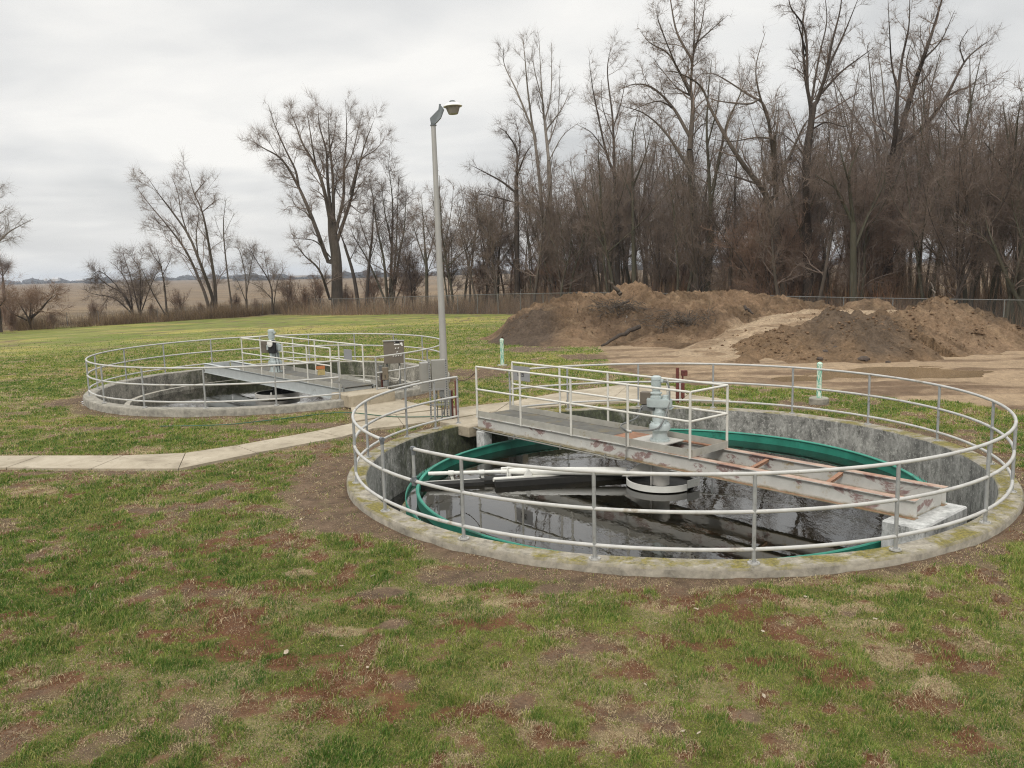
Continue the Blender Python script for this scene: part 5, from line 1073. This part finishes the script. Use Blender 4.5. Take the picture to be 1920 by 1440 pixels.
hero('shrub','dark rough trunk cut off by the left edge with brush around it','bush',80,([(0,625),(-4,580),(-8,560)],(.25,.2)),[([(-8,560),(-15,540)],.12),([(-4,580),(10,560)],.08)],(M['barkd'],M['twigr']),128,P_(n=(8,6,4),len=.6),3,.5,None,9,.8)
# prototypes for the wood
def proto(seed,Ht,ns,par,lv,mats,spread=.25,r0=.14,t0=.25,nk=11,lf=.2):
    T=Tree(seed); r=T.r
    for i in range(ns):
        d=np.array([r.normal(0,spread*.5),r.normal(0,spread*.5),1.]) if ns>1 else np.array([r.normal(0,.07),r.normal(0,.07),1.])
        p=np.array([r.normal(0,.25),r.normal(0,.25),-.3])*(1 if ns>1 else 0)+np.array([0,0,-.2]); L=Ht*(.75+.25*r.random() if i else 1)
        k=9; pts=[p]; 
        for q in range(k-1): d=d/np.linalg.norm(d)+r.normal(0,.07,3)+np.array([0,0,.05]); d/=np.linalg.norm(d); pts.append(pts[-1]+d*L/(k-1))
        pts=np.array(pts); rad=np.linspace(r0*(1 if i==0 else .7),.02,k); T.seg(pts,rad,0,7)
        # forks
        for f in range(3):
            a=int(r.integers(3,6)); dd=d*0+np.array([r.normal(0,.45),r.normal(0,.45),.9]); q=bez([pts[a],pts[a]+dd*L*.16,pts[a]+dd*L*.30+np.array([0,0,.5]),pts[a]+dd*L*.38+np.array([0,0,1.5])],8); T.seg(q,np.linspace(rad[a]*.6,.018,len(q)),0,5); T.kids(q,np.linspace(rad[a]*.6,.018,len(q)),L*.4,0,lv,par,t0=.1,n=nk*.6,lf=.4)
        T.kids(pts,rad,L,0,lv,par,t0=t0,n=nk,lf=lf)
    T.twigs(2.4,.70,.0055); t0_=T.mesh(0,'trunk',np.zeros(3)); c_=T.mesh(1,'crown',np.zeros(3)); t0_.materials.append(mats[0]); c_.materials.append(mats[1]); return t0_,c_
PR=[proto(201,11,3,P_(n=(8,6,4),len=.42,up=.06,rmin=.011),3,(M['barkd'],M['twigd']),.3,.12,.2,14,.24),
    proto(202,13,1,P_(n=(8,6,4),len=.42,up=.05,rmin=.011),3,(M['bark'],M['twig']),.2,.16,.22,20,.24),
    proto(203,8,5,P_(n=(8,5,3),len=.45,up=.06,rmin=.012),3,(M['barkd'],M['twigr']),.5,.07,.12,13,.30),
    proto(204,15,2,P_(n=(8,6,4),len=.40,up=.08,rmin=.011),3,(M['barkm'],M['twig']),.2,.17,.3,16,.2),
    proto(205,11,1,P_(n=(8,6,4),len=.45,up=.02,rmin=.011),3,(M['barkm'],M['twigd']),.2,.15,.2,20,.28),
    proto(206,6,6,P_(n=(8,5,3),len=.5,up=.04,rmin=.012),3,(M['barkd'],M['twigr']),.6,.05,.08,12,.35),
    proto(207,17,1,P_(n=(8,6,4),len=.38,up=.08,rmin=.011),3,(M['bark'],M['twigp']),.2,.20,.35,18,.18)]
NM=['bare_tree','bare_tree','thicket_tree','bare_tree','bare_tree','thicket_tree','bare_tree']
LB=['dark three-stemmed bare tree crowded in the wood behind the fence','straight grey-brown bare tree crowded in the wood behind the fence','reddish many-stemmed thicket tree crowded in the wood behind the fence','mossy two-stemmed bare tree crowded in the wood behind the fence','low-branched dark bare tree crowded in the wood behind the fence','short reddish thicket tree low in the wood behind the fence','tall grey bare tree with pale twigs crowded in the wood behind the fence']
GR=['three-stemmed dark trees of the wood','straight grey-brown trees of the wood','reddish thicket trees of the wood','mossy two-stemmed trees of the wood','low-branched dark trees of the wood','short thicket trees of the wood','tall pale-twigged trees of the wood']
A0=np.array(Pf(1868,44.3)); wr=np.random.default_rng(77)
def put(i,x,y,s,rz,nm=None,lab=None,grp=None):
    z=float(gz(x,y))-.1; t=thing(nm or NM[i],lab or LB[i],'tree',(x,y,z),grp or GR[i],rz); t.scale=(s,s,s*(.9+.2*wr.random()))
    newobj('trunk',PR[i][0],None,t); newobj('crown',PR[i][1],None,t)
used=[]
def woods(n,t0,t1,o0,o1,w,smin,smax,mind):
    c=0;tries=0
    while c<n and tries<n*30:
        tries+=1; t=t0+(t1-t0)*wr.random(); o=o0+(o1-o0)*wr.random(); p=A0+wd*t+wn*o
        if any((p[0]-a)**2+(p[1]-b)**2<mind*mind for a,b in used): continue
        used.append(tuple(p)); i=int(wr.choice(7,p=w)); put(i,p[0],p[1],smin+(smax-smin)*wr.random(),wr.random()*6.28); c+=1
w1=np.array([.2,.15,.2,.08,.17,.15,.05]); w2=np.array([.15,.25,.08,.23,.14,.0,.15])
woods(44,-16,54,2.5,9,np.array([.22,.26,.06,.20,.22,.01,.03]),.75,1.1,1.7)
woods(90,-26,58,8,24,w2,.85,1.2,1.7)
woods(80,-40,60,24,54,w2,.95,1.35,2.1)
# undergrowth as one mass
def brush(name,label,n,sampler,hmin,hmax,cols,kind='stuff',lean=.35,rw=.007):
    p,hs=sampler(n); n=len(p); h=(hmin+(hmax-hmin)*wr.random(n)**1.5)*hs; z=gz(p[:,0],p[:,1])
    az=wr.random(n)*6.28; ln=lean*np.abs(wr.normal(0,1,n)); k=4; V=np.empty((n,k,3,3),np.float32)
    bx=wr.normal(0,.06,(n,2))
    for i in range(k):
        t=i/(k-1); c=np.stack([p[:,0]+np.cos(az)*ln*h*t**1.4+bx[:,0]*h*math.sin(t*3),p[:,1]+np.sin(az)*ln*h*t**1.4+bx[:,1]*h*math.sin(t*3),z-.05+h*t*(1-.25*np.clip(ln,0,1)*t)],-1)
        for q in range(3):
            a=q*2.094+az; r=(rw*(1+h*.35))*(1-.85*t); V[:,i,q]=c+np.stack([np.cos(a)*r,np.sin(a)*r,0*r],-1)
    b=np.arange(n)[:,None,None,None]*12; i=np.arange(k-1)[None,:,None,None]; q=np.arange(3)[None,None,:,None]; q2=(q+1)%3
    F=np.concatenate([b+i*3+q,b+i*3+q2,b+(i+1)*3+q2,b+(i+1)*3+q],-1).reshape(-1,4)
    cc=np.array(cols)[wr.integers(0,len(cols),n)]*(.7+.6*wr.random((n,1))); cc=np.repeat(cc[:,None],12,1).reshape(-1,3)
    o=newobj(name,npmesh(name,V.reshape(-1,3),[F],{'Col':cc}),M['brush']); tag(o,label,None,None,kind)
def m_br():
    k=N('dry_stems'); a=k.n('ShaderNodeAttribute',attribute_name='Col'); k.col(a.outputs['Color']).set(Roughness=.9,Specular_IOR_Level=.1); return k.m
M['brush']=m_br()
BC=[(.20,.145,.10),(.15,.11,.08),(.26,.19,.13),(.24,.145,.09),(.31,.23,.155)]
def s_wood(n):
    t=wr.uniform(-30,57,n); o=.8+wr.random(n)**1.3*38; q=A0+t[:,None]*wd+o[:,None]*wn; d=fbm(q[:,0],q[:,1],3.,3,5); k=wr.random(n)<sst(.25,.6,d); return q[k],(.28+.85*sst(.2,1.,o[k]/16)+.3*d[k])
brush('undergrowth','dry brown undergrowth filling the floor of the wood',64000,s_wood,.6,4.4,BC)
def s_rust(n):
    c=[atY(1470,520,60)[:2],atY(1265,540,68)[:2],atY(1620,545,56)[:2],atY(1060,540,79)[:2]]; q=np.concatenate([np.array(a)+wr.normal(0,1,(n//4,2))*np.array([1.5,.9]) for a in c]); return q,np.ones(len(q))
brush('rusty_weeds','rust-orange dead weeds at the edge of the wood behind the heaps',1500,s_rust,.5,3.2,[(.28,.13,.06),(.22,.12,.06),(.25,.17,.10)],'stuff',.5,.008)
def s_left(n):
    s=wr.random(n); a=np.array(Pf(20,82)); b=np.array(Pf(575,105)); q=a+(b-a)*s[:,None]; nn=np.array([-.62,.78]); o=-.4+wr.random(n)**1.8*7; q=q+nn*o[:,None]; d=fbm(q[:,0],q[:,1],4.,3,6); k=wr.random(n)<sst(.2,.6,d); return q[k],.35+.9*d[k]
brush('fence_brush','brown weeds and brush along the wire fence at left',30000,s_left,.3,2.3,[(.18,.125,.08),(.13,.092,.062),(.29,.21,.13),(.21,.14,.085)],'stuff',.45,.010)
def s_mid(n):
    s=wr.random(n); a=np.array(Pf(480,103)); b=np.array(Pf(970,76)); q=a+(b-a)*s[:,None]+wn*(.5+wr.random(n)**1.5*12)[:,None]; return q,.6+.6*fbm(q[:,0],q[:,1],4.,3,8)
brush('fence_brush','dark brush behind the fence below the cottonwood and the lamp post',9000,s_mid,.3,2.6,BC,'stuff',.4,.009)
# extra shrubs along the left field edge
for i,(px,D,s) in enumerate([(285,99,.34),(343,101,.46),(379,103,.33),(447,104,.44),(487,104,.30),(545,105,.62),(575,104,.55),(600,107,.6),(650,106,.55),(700,104,.7),(760,100,.9),(780,98,.85),(845,92,1.0),(870,90,1.05),(905,88,1.0),(935,87,1.05)]):
    p=atY(px,600,D); k=(5,2,5,5,2,2,5,2,5,2,2,0,0,4,2,4)[i]
    put(k,p[0],p[1],s,wr.random()*6.28,'shrub' if i<9 else 'bare_tree',('low bare shrub growing behind the fence left of the cottonwood' if px<620 else ('low bare shrub growing behind the fence at the foot of the cottonwood' if px<680 else 'bare tree of the gap between the cottonwood and the wood')),'shrubs along the field fence' if px<620 else ('shrubs at the foot of the cottonwood' if px<680 else 'small trees near the lamp post'))
for i,(px,D,s) in enumerate([(24,82,.36),(96,88,.30),(176,93,.42),(8,92,.5)]):
    p=atY(px,600,D); put(5,p[0],p[1],s,wr.random()*6.28,'shrub','low brown shrub behind the wire fence at the far left','low shrubs at the far left fence')
# ------------------------------------------------------------------ far background
def far_band(name,label,x0,x1,Y,hpx,seed,col):
    n=int(abs(x1-x0)*1.2); V=[];F=[];r=np.random.default_rng(seed)
    # rows of rounded bare-tree crowns with real depth
    k=0
    for i in range(n):
        px=x0+(x1-x0)*r.random(); Yd=Y*(1+.10*r.random()); b=atY(px,526,Yd); zg=float(-2.2); h=hpx(px)*Yd/CF*(.55+.55*r.random()); w=h*(.6+.5*r.random())
        nu,nv=7,4
        for a in range(nv+1):
            t=math.pi*.5*a/nv
            for q in range(nu):
                u=6.283*q/nu+a*.4; rr=1+.25*r.normal(); V.append((b[0]+w*math.cos(t)*math.cos(u)*rr*.9,b[1]+w*math.cos(t)*math.sin(u)*rr*.9,zg+h*(.08+.92*math.sin(t))*(1+.06*r.normal())))
        for a in range(nv):
            for q in range(nu): F.append((k+a*nu+q,k+a*nu+(q+1)%nu,k+(a+1)*nu+(q+1)%nu,k+(a+1)*nu+q))
        k+=nu*(nv+1)
    o=newobj(name,npmesh(name,V,[np.array(F)]),col); tag(o,label,None,None,'stuff')
M['fart']=simple('distant_wood',(.075,.077,.08),.95,0,.3,.05,0)
far_band('distant_trees','far-off line of trees on the horizon at left',-260,470,1500,lambda p:5+3*math.sin(p*.021)+2*math.sin(p*.13),1,M['fart'])
far_band('distant_trees','nearer dark tree line beyond the field behind the cottonwood',440,1100,900,lambda p:8+3*math.sin(p*.03)+2*math.sin(p*.11),2,M['fart'])
far_band('distant_trees','small dark grove on the horizon behind the wide bush',165,205,1100,lambda p:10,3,M['fart'])
far_band('distant_trees','distant trees far right',1100,2600,900,lambda p:10,4,M['fart'])
def barn(label,px,py,Y,w,h,l):
    p=atY(px,py,Y); t=thing('barn',label,'barn',tuple(p)); m=MB(); m.box((0,0,h*.3),(w,l,h*.6)); m.build('wall',M['barnw'],t)
    m=MB(); m.add([(-w/2,-l/2,h*.6),(w/2,-l/2,h*.6),(w/2,l/2,h*.6),(-w/2,l/2,h*.6),(-w/2,0,h),(w/2,0,h)],[(0,1,5,4),(2,3,4,5),(0,4,3),(1,2,5)]); m.build('roof',M['barnr'],t)
M['barnw']=simple('white_siding',(.5,.5,.5),.7,0,.05,1,0); M['barnr']=simple('pale_roof',(.42,.43,.45),.5,0,.05,1,0)
barn('white farm building with a pale roof far off on the horizon',105,526.5,1150,9,4.6,6); barn('tiny white shed left of the farm building on the horizon',86,526.5,1150,3.0,3.6,3); barn('long low pale shed right of the farm building',150,526.3,1250,10,2.4,5)
# ------------------------------------------------------------------ air
hz=MB(); hz.box((0,2100,15),(8400,4960,42)); 
def m_haze():
    m=bpy.data.materials.new('pale_air'); m.use_nodes=True; t=m.node_tree; t.nodes.clear(); o=t.nodes.new('ShaderNodeOutputMaterial'); v=t.nodes.new('ShaderNodeVolumePrincipled'); v.inputs['Color'].default_value=(.80,.88,1,1); v.inputs['Density'].default_value=HAZE; t.links.new(v.outputs[0],o.inputs['Volume']); return m
HAZE=.0002
o=hz.build('haze',m_haze()); tag(o,'thin pale haze',None,None,'stuff')
# ------------------------------------------------------------------ sky, sun, camera
W=bpy.data.worlds.new('World'); SC.world=W; W.use_nodes=True; t=W.node_tree; t.nodes.clear()
def wn_(ty,**k):
    o=t.nodes.new(ty)
    for a,b in k.items(): setattr(o,a,b)
    return o
SUNEL,SUNAZ=R(38),R(200)
ow=wn_('ShaderNodeOutputWorld'); bg=wn_('ShaderNodeBackground'); sky=wn_('ShaderNodeTexSky'); sky.sky_type='NISHITA'; sky.sun_disc=False; sky.sun_elevation=SUNEL; sky.sun_rotation=SUNAZ; sky.dust_density=3
tc=wn_('ShaderNodeTexCoord'); sx=wn_('ShaderNodeSeparateXYZ'); t.links.new(tc.outputs['Generated'],sx.inputs[0])
def wm(op,a,b=0.,c=None):
    m=wn_('ShaderNodeMath',operation=op)
    for i,v in enumerate((a,b) if c is None else (a,b,c)):
        if hasattr(v,'default_value'): t.links.new(v,m.inputs[i])
        else: m.inputs[i].default_value=v
    return m.outputs[0]
zc=wm('MAXIMUM',sx.outputs[2],0.); dn=wm('ADD',zc,.16)
cmb=wn_('ShaderNodeCombineXYZ'); t.links.new(wm('DIVIDE',sx.outputs[0],dn),cmb.inputs[0]); t.links.new(wm('DIVIDE',sx.outputs[1],dn),cmb.inputs[1])
def wnoise(sc,det,ro,dist,off=0):
    mp=wn_('ShaderNodeMapping'); mp.inputs['Location'].default_value=(off,off*.7,0); mp.inputs['Scale'].default_value=(.9,1.1,1); t.links.new(cmb.outputs[0],mp.inputs[0]); n=wn_('ShaderNodeTexNoise'); n.inputs['Scale'].default_value=sc; n.inputs['Detail'].default_value=det; n.inputs['Roughness'].default_value=ro; n.inputs['Distortion'].default_value=dist; t.links.new(mp.outputs[0],n.inputs[0]); return n.outputs['Fac']
n1_=wnoise(.60,4,.5,.5,3.1); n2_=wnoise(1.9,5,.5,.5,1.2)
f=wm('ADD',wm('MULTIPLY',n1_,.72),wm('MULTIPLY',n2_,.28))
rp=wn_('ShaderNodeValToRGB'); e=rp.color_ramp.elements; e[0].position=.38; e[0].color=(6.3,6.38,6.4,1); e[1].position=.62; e[1].color=(9.6,9.45,9.1,1); x_=e.new(.50); x_.color=(7.9,7.9,7.8,1); t.links.new(f,rp.inputs[0])
# overcast sky is brighter overhead
zr=wn_('ShaderNodeMapRange'); t.links.new(zc,zr.inputs[0]); zr.inputs[1].default_value=.42; zr.inputs[2].default_value=1.; zr.inputs[3].default_value=1.; zr.inputs[4].default_value=2.6
wmx=wn_('ShaderNodeMix',data_type='RGBA',blend_type='MULTIPLY'); wmx.inputs[0].default_value=1; t.links.new(rp.outputs[0],wmx.inputs[6]); t.links.new(zr.outputs[0],wmx.inputs[7])
# a warm pale strip low over the horizon
hs=wn_('ShaderNodeMapRange'); t.links.new(zc,hs.inputs[0]); hs.inputs[1].default_value=0; hs.inputs[2].default_value=.12; hs.inputs[3].default_value=.45; hs.inputs[4].default_value=0
wmh=wn_('ShaderNodeMix',data_type='RGBA'); t.links.new(hs.outputs[0],wmh.inputs[0]); t.links.new(wmx.outputs[2],wmh.inputs[6]); wmh.inputs[7].default_value=(8.4,8.2,7.8,1)
wmk=wn_('ShaderNodeMix',data_type='RGBA'); wmk.inputs[0].default_value=.96; t.links.new(sky.outputs[0],wmk.inputs[6]); t.links.new(wmh.outputs[2],wmk.inputs[7])
t.links.new(wmk.outputs[2],bg.inputs[0]); bg.inputs[1].default_value=.10; t.links.new(bg.outputs[0],ow.inputs[0])
W.cycles_visibility.camera=True
L=bpy.data.lights.new('sun','SUN'); L.energy=1.5; L.angle=R(14); L.color=(1,.96,.90); lo=bpy.data.objects.new('sun',L); COL.objects.link(lo)
from mathutils import Vector, Matrix
sd=Vector((math.sin(SUNAZ)*math.cos(SUNEL),math.cos(SUNAZ)*math.cos(SUNEL),math.sin(SUNEL))); lo.rotation_euler=sd.to_track_quat('Z','Y').to_euler()
cd=bpy.data.cameras.new('camera'); cd.sensor_width=36; cd.lens=CF/1920*36; cd.clip_start=.1; cd.clip_end=12000; co=bpy.data.objects.new('camera',cd); COL.objects.link(co); SC.camera=co
co.matrix_world=Matrix([[_r2[0],_u2[0],-_fw[0],0],[_r2[1],_u2[1],-_fw[1],0],[_r2[2],_u2[2],-_fw[2],CH],[0,0,0,1]])
SC.view_settings.view_transform='Standard'; SC.view_settings.look='None'; SC.view_settings.gamma=1; SC.view_settings.exposure=0.06
SC.cycles.max_bounces=6; SC.cycles.transparent_max_bounces=24; SC.cycles.volume_bounces=0; SC.cycles.use_denoising=True; SC.cycles.denoising_prefilter='NONE'; SC.cycles.filter_width=1.15
try: SC.cycles.denoiser='OPENIMAGEDENOISE'
except Exception: pass
SC.cycles.caustics_reflective=False; SC.cycles.caustics_refractive=False
